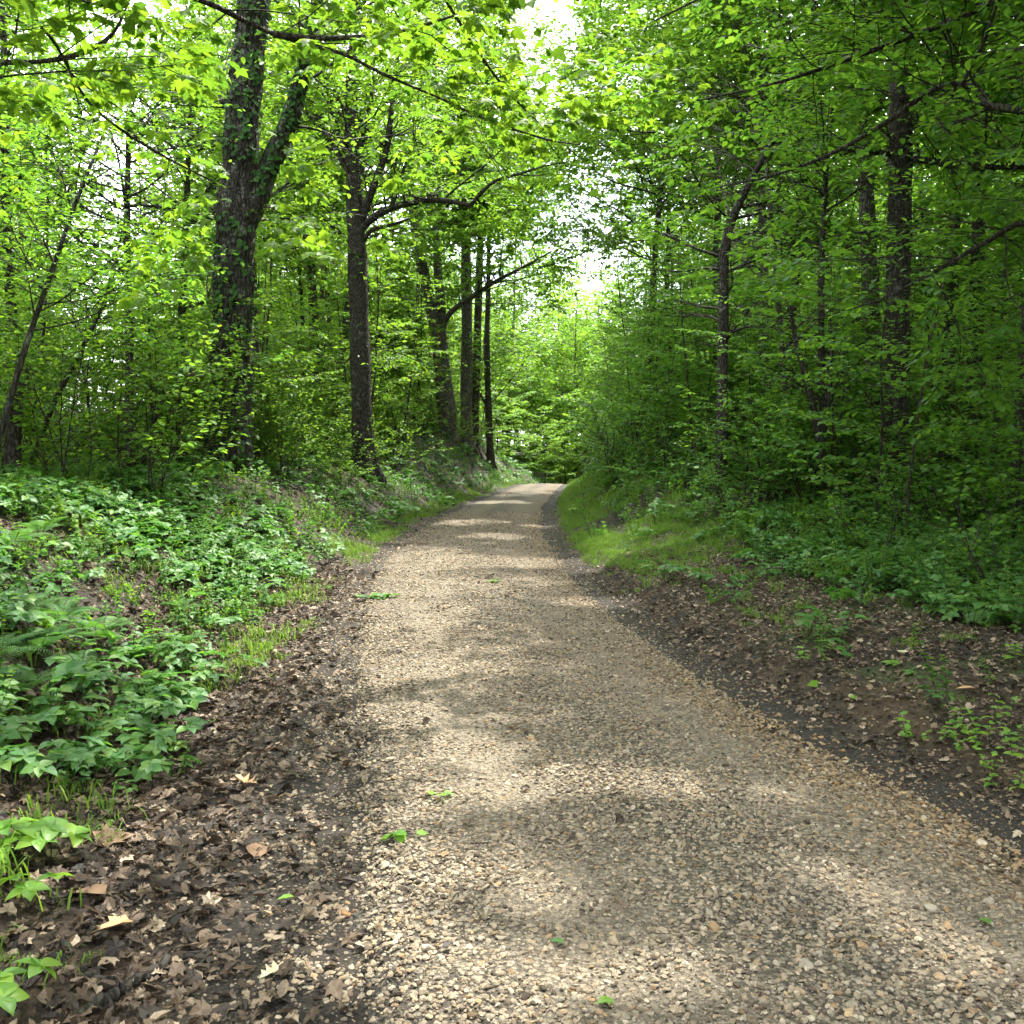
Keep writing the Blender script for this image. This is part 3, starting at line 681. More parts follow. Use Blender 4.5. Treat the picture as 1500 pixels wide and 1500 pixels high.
def open_sight(P):
    c, s = math.cos(PITCH), math.sin(PITCH); dz = P[:, 2]-CAM_H; dep = P[:, 1]*c-dz*s; up = P[:, 1]*s+dz*c
    f = dep > .3; px = 750+1500*P[:, 0]/np.where(f, dep, 1); py = 750-1500*up/np.where(f, dep, 1); keep = np.ones(len(P), bool)
    for l, w, Y in BARE: keep &= ~((seg_dist(px, py, l) < w*(.75+.5*fbm(px*.05, py*.05))) & (P[:, 1] < Y-.3) & f & (_kr.random(len(P)) < .88))
    # openings in the canopy where the sky shows
    for cx, cy_, rx, ry_, pr_ in ((800, 55, 46, 95, .68), (765, 420, 35, 60, .6), (200, 235, 130, 95, .72)):
        q = np.hypot((px-cx)/rx, (py-cy_)/ry_)+.9*(fbm(px*.035+3, py*.035)-.47); keep &= ~((q < 1) & f & (_kr.random(len(P)) < pr_))
    return keep
def special(name, base, limbs, label, cat, bark_m, leaf_m, seed, pr, nbr, Lb, tpl=LEAF, zmin=5.0, lev=2, sides=12, direction=None, lean_up=(.0, .8), crown_from=None):
    g = np.random.default_rng(seed); wood = MB(); acc = []; base = np.array(base, float); segs = []; limbs_mb = []
    for k, l in enumerate(limbs):
        P, r = smooth_line(*(limb(l) if len(l[0]) == 4 and not isinstance(l, tuple) else l))
        # uneven girth
        r = r*(1+.06*np.sin(np.arange(len(r))*1.7+k)); lw = wood if k == 0 else MB(); lw.tube(P-base, r, sides if r[0] > .08 else 7)
        if k: limbs_mb.append(lw)
        for i in range(len(P)-1):
            if P[i][2] > zmin or k: segs.append((P[i], P[i+1], r[i], np.linalg.norm(P[i+1]-P[i]), k))
    rb = limbs[0][0][3] if len(limbs[0][0]) == 4 and not isinstance(limbs[0], tuple) else 0
    if .13 < rb < .36:                                                      # root flare
        for k in range(6):
            a = k/6*6.28+g.uniform(-.3, .3); d = rad_dir(a); L = rb*g.uniform(1.7, 2.2); pts = [np.array([0, 0, rb*2.0])+d*rb*.4, np.array([0, 0, rb*.7])+d*rb*.8, np.array([0, 0, -rb*.1])+d*rb*1.25, np.array([0, 0, -rb*1.2])+d*L]
            P, r = smooth_line(np.array(pts), np.array([rb*.30, rb*.36, rb*.30, rb*.12])); wood.tube(P, r, 8)
    segs = [s for s in segs if (s[4] > 0 or s[0][2] > (crown_from or zmin))]
    wgt = np.array([s[3]*(1.0 if s[2] < .15 else .45) for s in segs]); wgt /= wgt.sum()
    for i in g.choice(len(segs), nbr, p=wgt):
        a, b, r, l, k = segs[i]; q = a+(b-a)*g.random(); ax = nrm(b-a)
        v = rad_dir(g.uniform(0, 6.28), g.uniform(*lean_up)); v = v-ax*(v@ax)*.6+ax*.25
        if direction is not None: v = v+np.array(direction)*g.random()
        grow(wood, acc, q-base, v, Lb*g.uniform(.6, 1.25), min(r*.4, .026), lev, pr, g)
    t = thing(name, base); tag(t, label, cat)
    tk = wood.obj('trunk', bark_m, t, True)
    for lw in limbs_mb: lw.obj('limb', bark_m, tk, True)
    mb, n = leaf_mb(acc, tpl, lambda P: open_rays(P+base) & open_sight(P+base)); mb.obj('crown', leaf_m, t, tpl is not MAPLE)
    return t
def gp(px, py, Y):
    p = at(px, py, Y); p[2] = float(height(p[0], p[1])); return p
L1m = [(330, 745, 17, .50), (332, 700, 17, .42), (337, 620, 17, .37), (340, 510, 17, .345), (342, 410, 17, .335), (347, 320, 17, .34), (352, 240, 17, .29), (354, 180, 17, .285), (362, 100, 17, .275), (372, 0, 17, .26), (380, -140, 17, .21), (392, -280, 16.8, .14), (400, -420, 16.5, .06)]
L1f = [(352, 345, 17, .20), (372, 300, 17, .20), (392, 250, 17, .18), (412, 205, 16.9, .165), (430, 160, 16.8, .15), (442, 110, 16.7, .13), (455, 50, 16.5, .11), (475, -50, 16.2, .08), (500, -170, 16, .04)]
L1b = [(316, 300, 17, .07), (300, 325, 17.1, .05), (285, 345, 17.3, .03)]
L1c = [(330, 152, 17, .08), (300, 152, 17.2, .06), (265, 150, 17.4, .05), (225, 140, 17.6, .03)]
L1d = [(318, 442, 17, .05), (290, 446, 16.9, .035), (265, 452, 16.8, .02)]
oak1 = special('oak_tree', gp(334, 712, 17), [L1m, L1f, L1b, L1c, L1d], 'thick dark forked oak with vine leaves on its bark, left of the road', 'tree', M['bark'], M['canopy'], 21, PR_CANOPY, 46, 2.6, zmin=6.5, crown_from=9)
L2m = [(534, 720, 24, .33), (533, 690, 24, .275), (530, 600, 24, .245), (527, 500, 24, .232), (524, 400, 24, .225), (521, 320, 24, .21), (517, 250, 24, .17), (514, 180, 24, .15), (516, 100, 24, .12), (520, 20, 24, .09), (525, -80, 24, .05)]
L2l = [[(528, 335, 24, .10), (548, 318, 23.9, .085), (575, 304, 23.7, .078), (605, 297, 23.5, .07), (645, 293, 23.3, .062), (690, 301, 23, .052)],
       [(690, 301, 23, .05), (705, 282, 22.9, .044), (728, 264, 22.8, .036), (760, 255, 22.6, .028), (795, 244, 22.4, .02), (835, 236, 22.2, .010)],
       [(529, 325, 24, .10), (541, 290, 23.9, .09), (555, 252, 23.8, .08), (567, 215, 23.7, .075), (573, 165, 23.6, .06), (580, 100, 23.5, .05), (590, 30, 23.4, .03)],
       [(516, 262, 24, .075), (497, 228, 24.1, .065), (472, 190, 24.3, .06), (446, 160, 24.5, .05), (428, 125, 24.6, .04), (412, 80, 24.8, .025)],
       [(513, 235, 24, .08), (500, 205, 24, .07), (486, 165, 24, .055), (478, 110, 24, .03)], [(518, 240, 24, .08), (530, 205, 24.2, .07), (540, 165, 24.4, .06), (548, 110, 24.6, .03)],
       [(522, 342, 24, .055), (492, 341, 24.1, .045), (452, 347, 24.3, .035), (410, 352, 24.5, .02)], [(533, 352, 24, .06), (545, 337, 23.9, .05), (575, 329, 23.7, .04), (600, 320, 23.6, .025)],
       [(524, 500, 24, .035), (505, 532, 23.8, .02), (470, 520, 23.6, .015), (440, 505, 23.4, .008)]]
special('oak_tree', gp(534, 698, 24), [L2m]+L2l, 'straight dark oak with a long arched limb reaching right over the road', 'tree', M['bark2'], M['canopy'], 22, PR_CANOPY, 100, 2.4, zmin=6.0, crown_from=8)
L3m = [(660, 660, 38, .40), (656, 625, 38, .36), (650, 560, 38, .31), (643, 500, 38, .28), (633, 455, 38, .22), (623, 410, 38, .19), (613, 360, 38, .17), (603, 300, 38, .14), (596, 220, 38, .09)]
L3l = [[(646, 510, 38, .2), (647, 460, 38, .17), (643, 415, 38, .16), (640, 370, 38, .14), (638, 290, 38, .10), (640, 200, 38, .05)],
       [(648, 478, 38, .11), (662, 456, 37.8, .10), (690, 436, 37.5, .09), (715, 419, 37, .08), (745, 402, 36.5, .06), (775, 387, 36, .045), (808, 368, 35.5, .025)],
       [(700, 430, 37.2, .06), (702, 405, 37, .05), (697, 385, 37, .03)], [(643, 560, 38, .13), (627, 540, 38, .11), (607, 523, 37.8, .09), (585, 512, 37.6, .075), (562, 494, 37.4, .055), (545, 478, 37.2, .03)]]
special('oak_tree', gp(658, 632, 38), [L3m]+L3l, 'left-leaning forked oak with a bare upswept limb where the road bends', 'tree', M['bark_pale'], M['canopy'], 23, dict(PR_CANOPY, leaf=.19), 70, 3.0, zmin=8)
L4 = [(684, 665, 40, .25), (683, 600, 40, .235), (684, 500, 40, .22), (683, 400, 40, .20), (681, 300, 40, .17), (680, 150, 40, .12), (680, 0, 40, .05)]
special('forest_tree', gp(684, 650, 40), [L4], 'straight brown trunk right beside the left-leaning forked oak', 'tree', M['bark_pale'], M['canopy'], 24, dict(PR_CANOPY, leaf=.19), 44, 3.2, zmin=9)
L5 = [(694, 668, 41, .19), (696, 600, 41, .175), (699, 500, 41, .16), (702, 400, 41, .14), (706, 280, 41, .11), (708, 150, 41, .05)]
special('forest_tree', gp(695, 655, 41), [L5], 'slimmer dark trunk in the middle of the cluster at the road bend', 'tree', M['bark2'], M['canopy'], 25, dict(PR_CANOPY, leaf=.19), 36, 3.0, zmin=9)
L6 = [(720, 685, 42, .17), (717, 640, 42, .15), (715, 580, 42, .135), (713, 500, 42, .12), (715, 440, 42, .10), (716, 350, 42, .08), (716, 240, 42, .04)]
L6l = [[(716, 600, 42, .07), (706, 582, 42, .06), (698, 566, 42, .04), (690, 520, 42, .02)]]
special('forest_tree', gp(718, 676, 42), [L6]+L6l, 'thin trunk nearest the road at the bend, with a small fork low on its left', 'tree', M['bark2'], M['canopy'], 26, dict(PR_CANOPY, leaf=.19), 36, 2.8, zmin=9)
R1 = [(1311, 760, 15, .25), (1312, 700, 15, .205), (1313, 600, 15, .185), (1314, 500, 15, .18), (1317, 350, 15, .17), (1319, 240, 15, .165), (1318, 120, 15, .155), (1318, 0, 15, .14), (1316, -150, 15, .11), (1314, -320, 15, .05)]
R1l = [[(1327, 232, 15, .05), (1360, 236, 14.8, .045), (1410, 240, 14.5, .04), (1460, 245, 14.2, .04), (1540, 243, 14, .03)], [(1306, 226, 15, .045), (1280, 223, 14.7, .035), (1235, 219, 14.4, .025), (1200, 205, 14.2, .012)]]
special('forest_tree', gp(1312, 720, 15), [R1]+R1l, 'straight rough-barked tall tree right of the road, thickest trunk on that side', 'tree', M['bark2'], M['under'], 31, PR_CANOPY, 44, 2.4, zmin=7, crown_from=8.5)
R2 = [(1281, 740, 18.5, .18), (1280, 650, 18.5, .16), (1278, 550, 18.5, .155), (1275, 430, 18.5, .15), (1271, 330, 18.5, .14), (1268, 250, 18.5, .135), (1267, 130, 18.5, .11), (1265, 0, 18.5, .08), (1262, -130, 18.5, .04)]
special('forest_tree', gp(1281, 712, 18.5), [R2], 'paler straight trunk standing just behind the thickest tree right of the road', 'tree', M['bark_pale'], M['under'], 32, PR_CANOPY, 34, 2.4, zmin=7)
R3 = [(1056, 715, 17, .11), (1057, 660, 17, .098), (1058, 560, 17, .09), (1060, 460, 17, .085), (1061, 375, 17, .08), (1068, 335, 17, .075), (1084, 295, 16.9, .065), (1105, 255, 16.8, .055), (1135, 200, 16.6, .04), (1170, 140, 16.4, .02)]
special('forest_tree', gp(1057, 700, 17), [R3], 'slim black trunk that kinks and leans to the right near its top', 'tree', M['bark2'], M['under'], 33, PR_UNDER, 20, 1.7, zmin=3.0, lev=2)
R4 = [(1424, 745, 17, .16), (1426, 640, 17, .135), (1428, 540, 17, .125), (1432, 400, 17, .115), (1434, 280, 17, .105), (1433, 120, 17, .09), (1432, -60, 17, .06), (1430, -200, 17, .03)]
special('forest_tree', gp(1425, 715, 17), [R4], 'dark trunk in the woods between the thickest right tree and the edge of the photo', 'tree', M['bark2'], M['under'], 34, PR_CANOPY, 32, 2.4, zmin=6)
R5 = [(1489, 760, 13, .13), (1492, 700, 13, .11), (1498, 600, 13, .10), (1506, 480, 13, .09), (1516, 330, 13, .08), (1526, 150, 13, .06), (1534, -60, 13, .03)]
special('forest_tree', gp(1490, 735, 13), [R5], 'dark trunk leaning out of the right edge of the photo', 'tree', M['bark2'], M['under'], 35, PR_CANOPY, 26, 2.0, zmin=5)
R6 = [(1203, 680, 15.5, .06), (1204, 600, 15.5, .052), (1203, 500, 15.5, .05), (1203, 400, 15.5, .048), (1207, 300, 15.5, .042), (1212, 230, 15.5, .036), (1222, 140, 15.5, .02)]
special('young_tree', gp(1203, 700, 15.5), [R6], 'slender pole-like young tree left of the paired big trunks', 'tree', M['bark2'], M['under'], 36, PR_UNDER, 26, 1.6, zmin=3.5)
R7 = [(1122, 690, 21, .12), (1121, 600, 21, .105), (1119, 480, 21, .10), (1117, 350, 21, .09), (1116, 230, 21, .07), (1115, 100, 21, .04)]
special('forest_tree', gp(1122, 700, 21), [R7], 'shaded trunk deep between the kinked black trunk and the slender pole tree', 'tree', M['bark_pale'], M['under'], 37, PR_CANOPY, 26, 2.2, zmin=6)
R8 = [(1158, 700, 17.5, .055), (1152, 600, 17.5, .05), (1143, 480, 17.5, .046), (1135, 380, 17.5, .04), (1126, 280, 17.5, .03), (1118, 200, 17.5, .015)]
special('young_tree', gp(1158, 705, 17.5), [R8], 'thin left-leaning young tree behind the shrubs, right of the kinked black trunk', 'tree', M['bark_pale'], M['under'], 38, PR_UNDER, 24, 1.5, zmin=3.5)
R9 = [(1206, 690, 14.5, .075), (1200, 645, 14.5, .065), (1192, 600, 14.5, .055), (1178, 545, 14.5, .045), (1167, 505, 14.5, .035), (1155, 440, 14.5, .02)]
R9l = [[(1202, 660, 14.5, .05), (1211, 600, 14.6, .042), (1215, 540, 14.7, .035), (1226, 470, 14.8, .02)]]
special('young_tree', gp(1206, 700, 14.5), [R9]+R9l, 'small V-forked trunk in the shade at the foot of the right-hand woods', 'tree', M['bark2'], M['under'], 39, PR_UNDER, 18, 1.2, zmin=2.6)
R10 = [(1450, 735, 15, .05), (1456, 660, 15.2, .045), (1462, 580, 15.4, .042), (1466, 480, 15.6, .036), (1472, 380, 15.8, .025)]
special('young_tree', gp(1450, 728, 15), [R10], 'thin dark young trunk right of the shaded trunk near the right edge', 'tree', M['bark2'], M['under'], 40, PR_UNDER, 18, 1.5, zmin=3.2)
S1 = [(18, 700, 11, .10), (19, 650, 11, .085), (22, 600, 11, .08), (25, 560, 11, .075)]
sn = thing('tree_stump', gp(18, 690, 11)); mb = MB(); P, r = smooth_line(*limb(S1)); mb.tube(P-np.array(sn.location), r, 9); mb.obj('trunk', M['bark2'], sn, True); tag(sn, 'broken-off dead tree stump at the left edge of the photo', 'stump')
LA = [(-20, 720, 10, .04), (0, 640, 10, .033), (22, 560, 10, .031), (40, 500, 10.1, .028), (75, 400, 10.3, .025), (110, 300, 10.5, .02), (150, 200, 10.7, .015)]
special('young_tree', gp(-20, 720, 10), [LA], 'dark sapling trunk slanting to the right across the left edge of the photo', 'tree', M['bark2'], M['under'], 41, PR_UNDER, 30, 1.5, zmin=2.6)
LB = [(192, 690, 15, .08), (191, 640, 15, .07), (190, 560, 15, .065), (189, 460, 15, .06), (186, 340, 15, .05), (188, 220, 15, .04), (190, 100, 15, .025)]
special('young_tree', gp(192, 700, 15), [LB], 'upright slender trunk in the woods left of the ivy-clad forked oak', 'tree', M['bark2'], M['under'], 42, PR_UNDER, 34, 1.6, zmin=3.4)
LC = [(40, 700, 12, .035), (75, 600, 12, .032), (110, 530, 12.1, .03), (140, 470, 12.2, .025), (165, 400, 12.3, .02), (180, 330, 12.4, .01)]
special('young_tree', gp(40, 700, 12), [LC], 'thin sapling slanting up to the right at the far left of the woods', 'tree', M['bark2'], M['under'], 43, PR_UNDER, 22, 1.3, zmin=2.6)
LD = [(205, 700, 13.5, .03), (220, 640, 13.5, .028), (236, 590, 13.5, .024), (262, 560, 13.6, .016), (285, 548, 13.7, .008)]
special('young_tree', gp(205, 705, 13.5), [LD], 'thin sapling arching toward the ivy-clad forked oak', 'tree', M['bark2'], M['under'], 44, PR_UNDER, 14, 1.1, zmin=2.4)
LE = [(268, 690, 19, .10), (266, 600, 19, .088), (265, 500, 19, .08), (270, 380, 19, .07), (275, 250, 19, .05), (280, 120, 19, .03)]
special('young_tree', gp(268, 695, 19), [LE], 'slim trunk close behind and left of the ivy-clad forked oak', 'tree', M['bark2'], M['canopy'], 45, PR_UNDER, 30, 1.8, zmin=5)
LF = [(461, 690, 33, .17), (460, 600, 33, .16), (459, 470, 33, .15), (455, 380, 33, .13), (450, 260, 33, .09)]
special('forest_tree', gp(461, 690, 33), [LF], 'dark trunk far back between the forked oak and the straight oak', 'tree', M['bark2'], M['canopy'], 46, dict(PR_CANOPY, leaf=.18), 26, 2.6, zmin=8)

# ---- two trees whose limbs hang into the top of the photo from outside it
def W(x, y, z): return np.array([x, y, z], float)
def wl(first, px):
    P = np.array([W(*f[:3]) for f in first]+[at(*p[:3]) for p in px]); r = np.array([f[3] for f in first]+[p[3] for p in px]); return (P, r)
hb = float(height(-4.4, 2.4))
m1 = [(np.array([W(-4.4, 2.4, hb-.2), W(-4.35, 2.5, 2.0), W(-4.2, 2.8, 4.0), W(-4.1, 3.0, 6), W(-4.0, 3.1, 9)]), np.array([.17, .14, .12, .10, .05])),
      wl([(-4.2, 2.85, 3.9, .05)], [(60, -60, 4.9, .028), (270, -10, 5.6, .017), (400, 50, 6.1, .013), (500, 78, 6.4, .011), (560, 108, 6.6, .010), (640, 142, 6.9, .008), (720, 178, 7.2, .009), (800, 204, 7.5, .008), (850, 212, 7.8, .004)]),
      wl([], [(400, 50, 6.1, .02), (470, 56, 6.2, .016), (560, 50, 6.2, .013), (650, 28, 6.1, .008), (740, -5, 6.0, .004)]),
      wl([(-4.2, 2.8, 3.4, .025)], [(-120, 110, 4.4, .016), (0, 92, 4.9, .013), (60, 90, 5.1, .011), (120, 78, 5.3, .014), (165, 50, 5.5, .010), (190, 0, 5.6, .005)]),
      wl([], [(60, 40, 5.2, .008), (85, 70, 5.3, .008), (130, 150, 5.8, .007), (200, 205, 6.2, .009), (290, 255, 6.7, .006), (390, 300, 7.2, .003)]),
      wl([(-4.15, 2.9, 5.0, .045)], [(450, -160, 6.6, .02), (600, -70, 7.2, .015), (690, 60, 7.8, .011), (740, 130, 8.2, .010), (800, 190, 8.6, .005)])]
special('maple_tree', (-4.4, 2.4, hb), m1, 'maple whose bright lobed leaves hang into the top of the photo', 'tree', M['twig'], M['maple'], 61, PR_MAPLE, 130, 1.15, MAPLE, zmin=3.5, lev=1, crown_from=4.6, lean_up=(-.25, .45), direction=(.3, .25, 0))
hb = float(height(6.2, 7.0))
m2 = [(np.array([W(6.2, 7.0, hb-.2), W(6.15, 7.05, 3.0), W(6.0, 7.2, 6.0), W(5.9, 7.3, 9), W(5.8, 7.4, 11)]), np.array([.15, .12, .10, .07, .03])),
      wl([(6.1, 7.1, 4.2, .05)], [(1500, 162, 8.6, .035), (1430, 128, 9.0, .03), (1370, 130, 9.3, .028), (1300, 178, 9.7, .024), (1232, 218, 10, .02), (1150, 252, 10.3, .014), (1050, 275, 10.6, .007)]),
      wl([(6.05, 7.15, 5.2, .05)], [(1560, -40, 8.2, .035), (1420, 20, 8.8, .028), (1290, 70, 9.3, .022), (1150, 118, 9.8, .015), (1010, 150, 10.2, .007)]),
      wl([(6.1, 7.1, 3.2, .04)], [(1540, 322, 8.6, .026), (1450, 352, 9, .022), (1370, 398, 9.3, .018), (1290, 438, 9.6, .012), (1190, 470, 9.9, .006)]),
      wl([], [(1410, 128, 9.0, .02), (1416, 110, 8.9, .018), (1450, 40, 8.8, .014), (1470, -40, 8.7, .008)]),
      wl([(6.0, 7.2, 6.0, .05)], [(1400, -180, 8.0, .03), (1250, -120, 8.4, .024), (1100, -40, 8.9, .016), (960, 30, 9.4, .008)])]
special('beech_tree', (6.2, 7.0, hb), m2, 'tree whose dark layered leafy limbs hang into the upper right of the photo', 'tree', M['twig'], M['under'], 62, dict(PR_UNDER, leaf=.085, gap=.034), 140, 1.5, LEAFW, zmin=2.5, lev=1, crown_from=5.5, lean_up=(-.2, .3), direction=(-.2, .1, 0))

# ---- climbing vine on the forked oak
g = np.random.default_rng(8); mb = MB(); P, r = smooth_line(*limb(L1m), k=8); P2, r2 = smooth_line(*limb(L1f), k=6); VB = np.array(oak1.location)
pos, ax, nn = [], [], []
for (PP, rr, n, lo, hi, ph) in ((P, r, 330, .02, .42, 0.), (P, r, 260, .5, .80, .4), (P2, r2, 190, .15, .8, .2)):
    f = g.uniform(lo, hi, n)*(len(PP)-1); i = f.astype(int); q = PP[i]+(PP[i+1]-PP[i])*(f-i)[:, None]; a = -math.pi/2+g.normal(ph, .85, n)
    o_ = np.stack([np.cos(a), np.sin(a), np.zeros(n)], -1); pos.append(q+o_*(rr[i][:, None]+g.uniform(0, .07, (n, 1)))); nn.append(o_+g.normal(0, .3, (n, 3))+[0, 0, .5]); ax.append(np.stack([g.normal(0, .5, n), g.normal(0, .2, n)-.2, -np.ones(n)*.6], -1)+.3*o_)
mb.leaves(np.concatenate(pos)-VB, np.concatenate(ax), np.concatenate(nn), g.uniform(.07, .14, sum(map(len, pos))), LEAFW)
vine = thing('climbing_vine', VB); mb.obj('foliage', M['vine'], vine); st = MB()
for ph in (-.4, .3, .9):
    k = np.arange(2, int(len(P)*.8), 4); a = -math.pi/2+ph+.35*np.sin(k*.21+ph*9); st.tube(P[k]+np.stack([np.cos(a), np.sin(a), 0*a], -1)*(r[k][:, None]*1.03)-VB, .014, 5)
st.obj('stem', M['twig'], vine, True); tag(vine, 'dark green vine climbing the trunk of the thick forked oak', 'vine')

# ---------------------------------------------------------------- repeated trees, saplings, shrubs
LAND = [('ivy-clad forked oak', -4.7, 17), ('straight oak with the arched limb', -3.5, 24), ('tree cluster at the road bend', -1.9, 40)]
def clear_sight(x, y):
    """keep the lines of sight to the tree trunks the photograph shows uncluttered"""
    ok = np.ones(len(x), bool)
    for px, Y, hw_ in ((338, 17, .9), (350, 17, .7), (530, 24, .8), (650, 38, .9), (690, 40, .9), (716, 42, .7), (1315, 15, .75), (1276, 18.5, .5), (1059, 17, .55), (1428, 17, .45), (190, 15, .4)):
        s = (px-750)/1500; ok &= ~((np.abs(x-s*y) < .35*hw_*y/Y+.85) & (y < Y+.4))
    return ok
def place(n, x0, x1, y0, y1, cond, mind, clear=True, seed=0):
    g = np.random.default_rng(seed); x = g.uniform(x0, x1, n*60); y = g.uniform(y0, y1, n*60); k = cond(x, y)
    if clear: k &= clear_sight(x, y)
    x, y = x[k], y[k]; o = []
    for a, b in zip(x, y):
        if all((a-c)**2+(b-d)**2 > mind*mind for c, d in o): o.append((a, b))
        if len(o) == n: break
    return o
def ray_free(x, y, zlo, zhi, r, yr=(0, 60)):
    ok = np.ones(len(x), bool)
    for px, py, _ in PATCH:
        if not yr[0] < py < yr[1]: continue
        z0 = float(height(px, py))
        for z in np.arange(zlo, zhi, 1.0):
            t = (z-z0)/SUND[2]; ok &= np.hypot(x-px-SUND[0]*t, y-py-SUND[1]*t) > r
    return ok
def U(x, y): d = lat(x, y); return np.abs(d)-rh(y), d
def vis(x, y, m): return np.abs(x) < .5*y+m
def zone(x, y):
    left = lat(x, y) < 0
    if left:
        if y < 12.5: return 'on the near left bank'
        if y < 19: return 'beside the ivy-clad forked oak'
        if y < 28: return 'around the straight oak with the arched limb'
        return 'on the left bank toward the road bend'
    if y < 12.5: return 'near the right edge of the photo'
    if y < 19: return 'around the big paired trunks right of the road'
    if y < 28: return 'above the grassy slope right of the road'
    return 'right of the road toward the bend'
def spread(protos, spots, desc, cat, plural, seed, s0=.8, s1=1.25, dz=0., tilt=.03, zones=True):
    g = np.random.default_rng(seed); first = [True]*len(protos)
    for x, y in spots:
        k = int(g.integers(0, len(protos))); p = protos[k]; loc = (x, y, float(height(x, y))+dz); rz = g.uniform(0, 6.28); sc = g.uniform(s0, s1)
        if first[k]: o = p; o.location = loc; o.rotation_euler = (0, 0, rz); o.scale = (sc,)*3; first[k] = False
        else: o = dup(p, loc, rz, sc, (g.normal(0, tilt), g.normal(0, tilt)))
        zn = zone(x, y) if zones else ''
        o['label'] = (desc+' '+zn).strip(); o['group'] = (plural+' '+zn).strip(); o['category'] = cat
    for k, f in enumerate(first):
        if f:
            for c in list(protos[k].children): bpy.data.objects.remove(c)
            bpy.data.objects.remove(protos[k])
O = (0, 0, 0)
SAP_U = [make('sapling', sapling(700+k, 4.2+.7*(k % 3), .022+.004*(k % 3), 19, 1.35, .075), O, M['twig'], M['under'], LEAFW, 'stem', 'foliage') for k in range(5)]
SAP_C = [make('sapling', sapling(730+k, 4.6+.8*(k % 3), .022+.004*(k % 3), 19, 1.35, .085), O, M['twig'], M['canopy'], LEAFW, 'stem', 'foliage') for k in range(4)]
SHR_U = [make('shrub', shrub(760+k, 1.15+.2*(k % 3), 6, .07), O, M['twig'], M['under'], LEAFW, 'stem', 'foliage') for k in range(4)]
SHR_C = [make('shrub', shrub(780+k, 1.3+.25*(k % 3), 6, .08), O, M['twig'], M['canopy'], LEAFW, 'stem', 'foliage') for k in range(4)]
POLE = [make('forest_tree', pole_tree(800+k, 14+1.5*(k % 3), .11+.02*(k % 3), .30+.06*(k % 2), 32, 3.2, .18), O, M['bark2'], M['canopy'], LEAF) for k in range(4)]
POLE_R = [make('forest_tree', pole_tree(820+k, 13+1.5*(k % 3), .10+.02*(k % 3), .28+.06*(k % 2), 32, 3.1, .17), O, M['bark2'], M['under'], LEAF) for k in range(3)]
# right-hand saplings: the dark wall of tiers that leans over the slope
spread(SAP_U, place(140, 1, 24, 8, 42, lambda x, y: (U(x, y)[1] > 0) & (U(x, y)[0] > np.where(y < 13, 3.6, np.where(y < 20, 2.6, 1.9))) & (U(x, y)[0] < 14) & vis(x, y, 1.5) & ray_free(x, y, 1.0, 6, 1.0), .8, seed=1), 'dark leafy sapling with layered twigs', 'sapling', 'leafy saplings', 1)
spread(SHR_U, place(110, 1, 20, 7, 42, lambda x, y: (U(x, y)[1] > 0) & (U(x, y)[0] > np.where(y < 13, 3.0, np.where(y < 20, 2.0, 1.5))) & (U(x, y)[0] < 8) & vis(x, y, 1.0) & ray_free(x, y, .3, 2.2, 1.0), .65, False, seed=2), 'low dark green leafy shrub', 'shrub', 'leafy shrubs', 2)
spread([make('sapling', sapling(770+k, 3.4+.4*k, .018, 20, 1.5, .075, .10), O, M['twig'], M['under'], LEAFW, 'stem', 'foliage') for k in range(3)], place(46, 1, 20, 9, 30, lambda x, y: (U(x, y)[1] > 0) & (U(x, y)[0] > np.where(y < 13, 3.8, np.where(y < 20, 2.7, 2.0))) & (U(x, y)[0] < 9) & vis(x, y, 1.2) & ray_free(x, y, 1.0, 4, .9), .9, False, seed=12), 'short sapling leafy down to the ground', 'sapling', 'short leafy saplings', 12)
# left-hand saplings, lighter
spread(SAP_C, place(115, -24, 0, 8, 46, lambda x, y: (U(x, y)[1] < 0) & (U(x, y)[0] > np.where(y < 14, 2.8, 2.2)) & (U(x, y)[0] < 15) & vis(x, y, 1.2), .95, seed=3), 'light green leafy sapling', 'sapling', 'leafy saplings', 3)
spread(SHR_C, place(110, -20, 0, 9, 46, lambda x, y: (U(x, y)[1] < 0) & (U(x, y)[0] > np.where(y < 14, 2.3, 1.9)) & (U(x, y)[0] < 9) & vis(x, y, 1.0), .65, False, seed=4), 'low light green leafy shrub', 'shrub', 'leafy shrubs', 4)
# taller trees in the woods
def two(a, b): return a+b
spread(POLE, place(30, -34, -3, 16, 66, lambda x, y: (U(x, y)[1] < 0) & (U(x, y)[0] > 3.4) & vis(x, y, 3) & (np.abs(x/y+.36) > .085), 2.6, seed=5), 'tall straight woodland tree', 'tree', 'tall woodland trees', 5, .75, 1.15)
spread(POLE_R, place(56, 2, 34, 13, 60, lambda x, y: (U(x, y)[1] > 0) & ray_free(x, y, 4, 18, 3.0) & (U(x, y)[0] > np.where(y > 22, 3.3, 4.2)) & vis(x, y, 3), 2.1, seed=6), 'tall shaded woodland tree', 'tree', 'tall woodland trees', 6, .75, 1.15)
def open_copy(wa, name, loc, rz, lm):
    # a tree of its own whose crown keeps the gaps the sun patches come through
    c, s = math.cos(rz), math.sin(rz); Rm = np.array([[c, -s, 0], [s, c, 0], [0, 0, 1]])
    t = thing(name, loc); w_, acc = wa; o = bpy.data.objects.new('trunk', w_); COL.objects.link(o); o.parent = t; o.rotation_euler = (0, 0, rz)
    a2 = [(P @ Rm.T, A @ Rm.T, N @ Rm.T, S) for P, A, N, S in acc]
    mb, n = leaf_mb(a2, LEAF, lambda P: open_rays(P+loc) & open_sight(P+loc)); mb.obj('crown', lm, t, True); return t
def pole_parts(*a):
    w_, acc = pole_tree(*a); return w_.mesh('trunk', M['bark2'], True), [tuple(np.concatenate([q[k] for q in acc]) for k in range(4))]
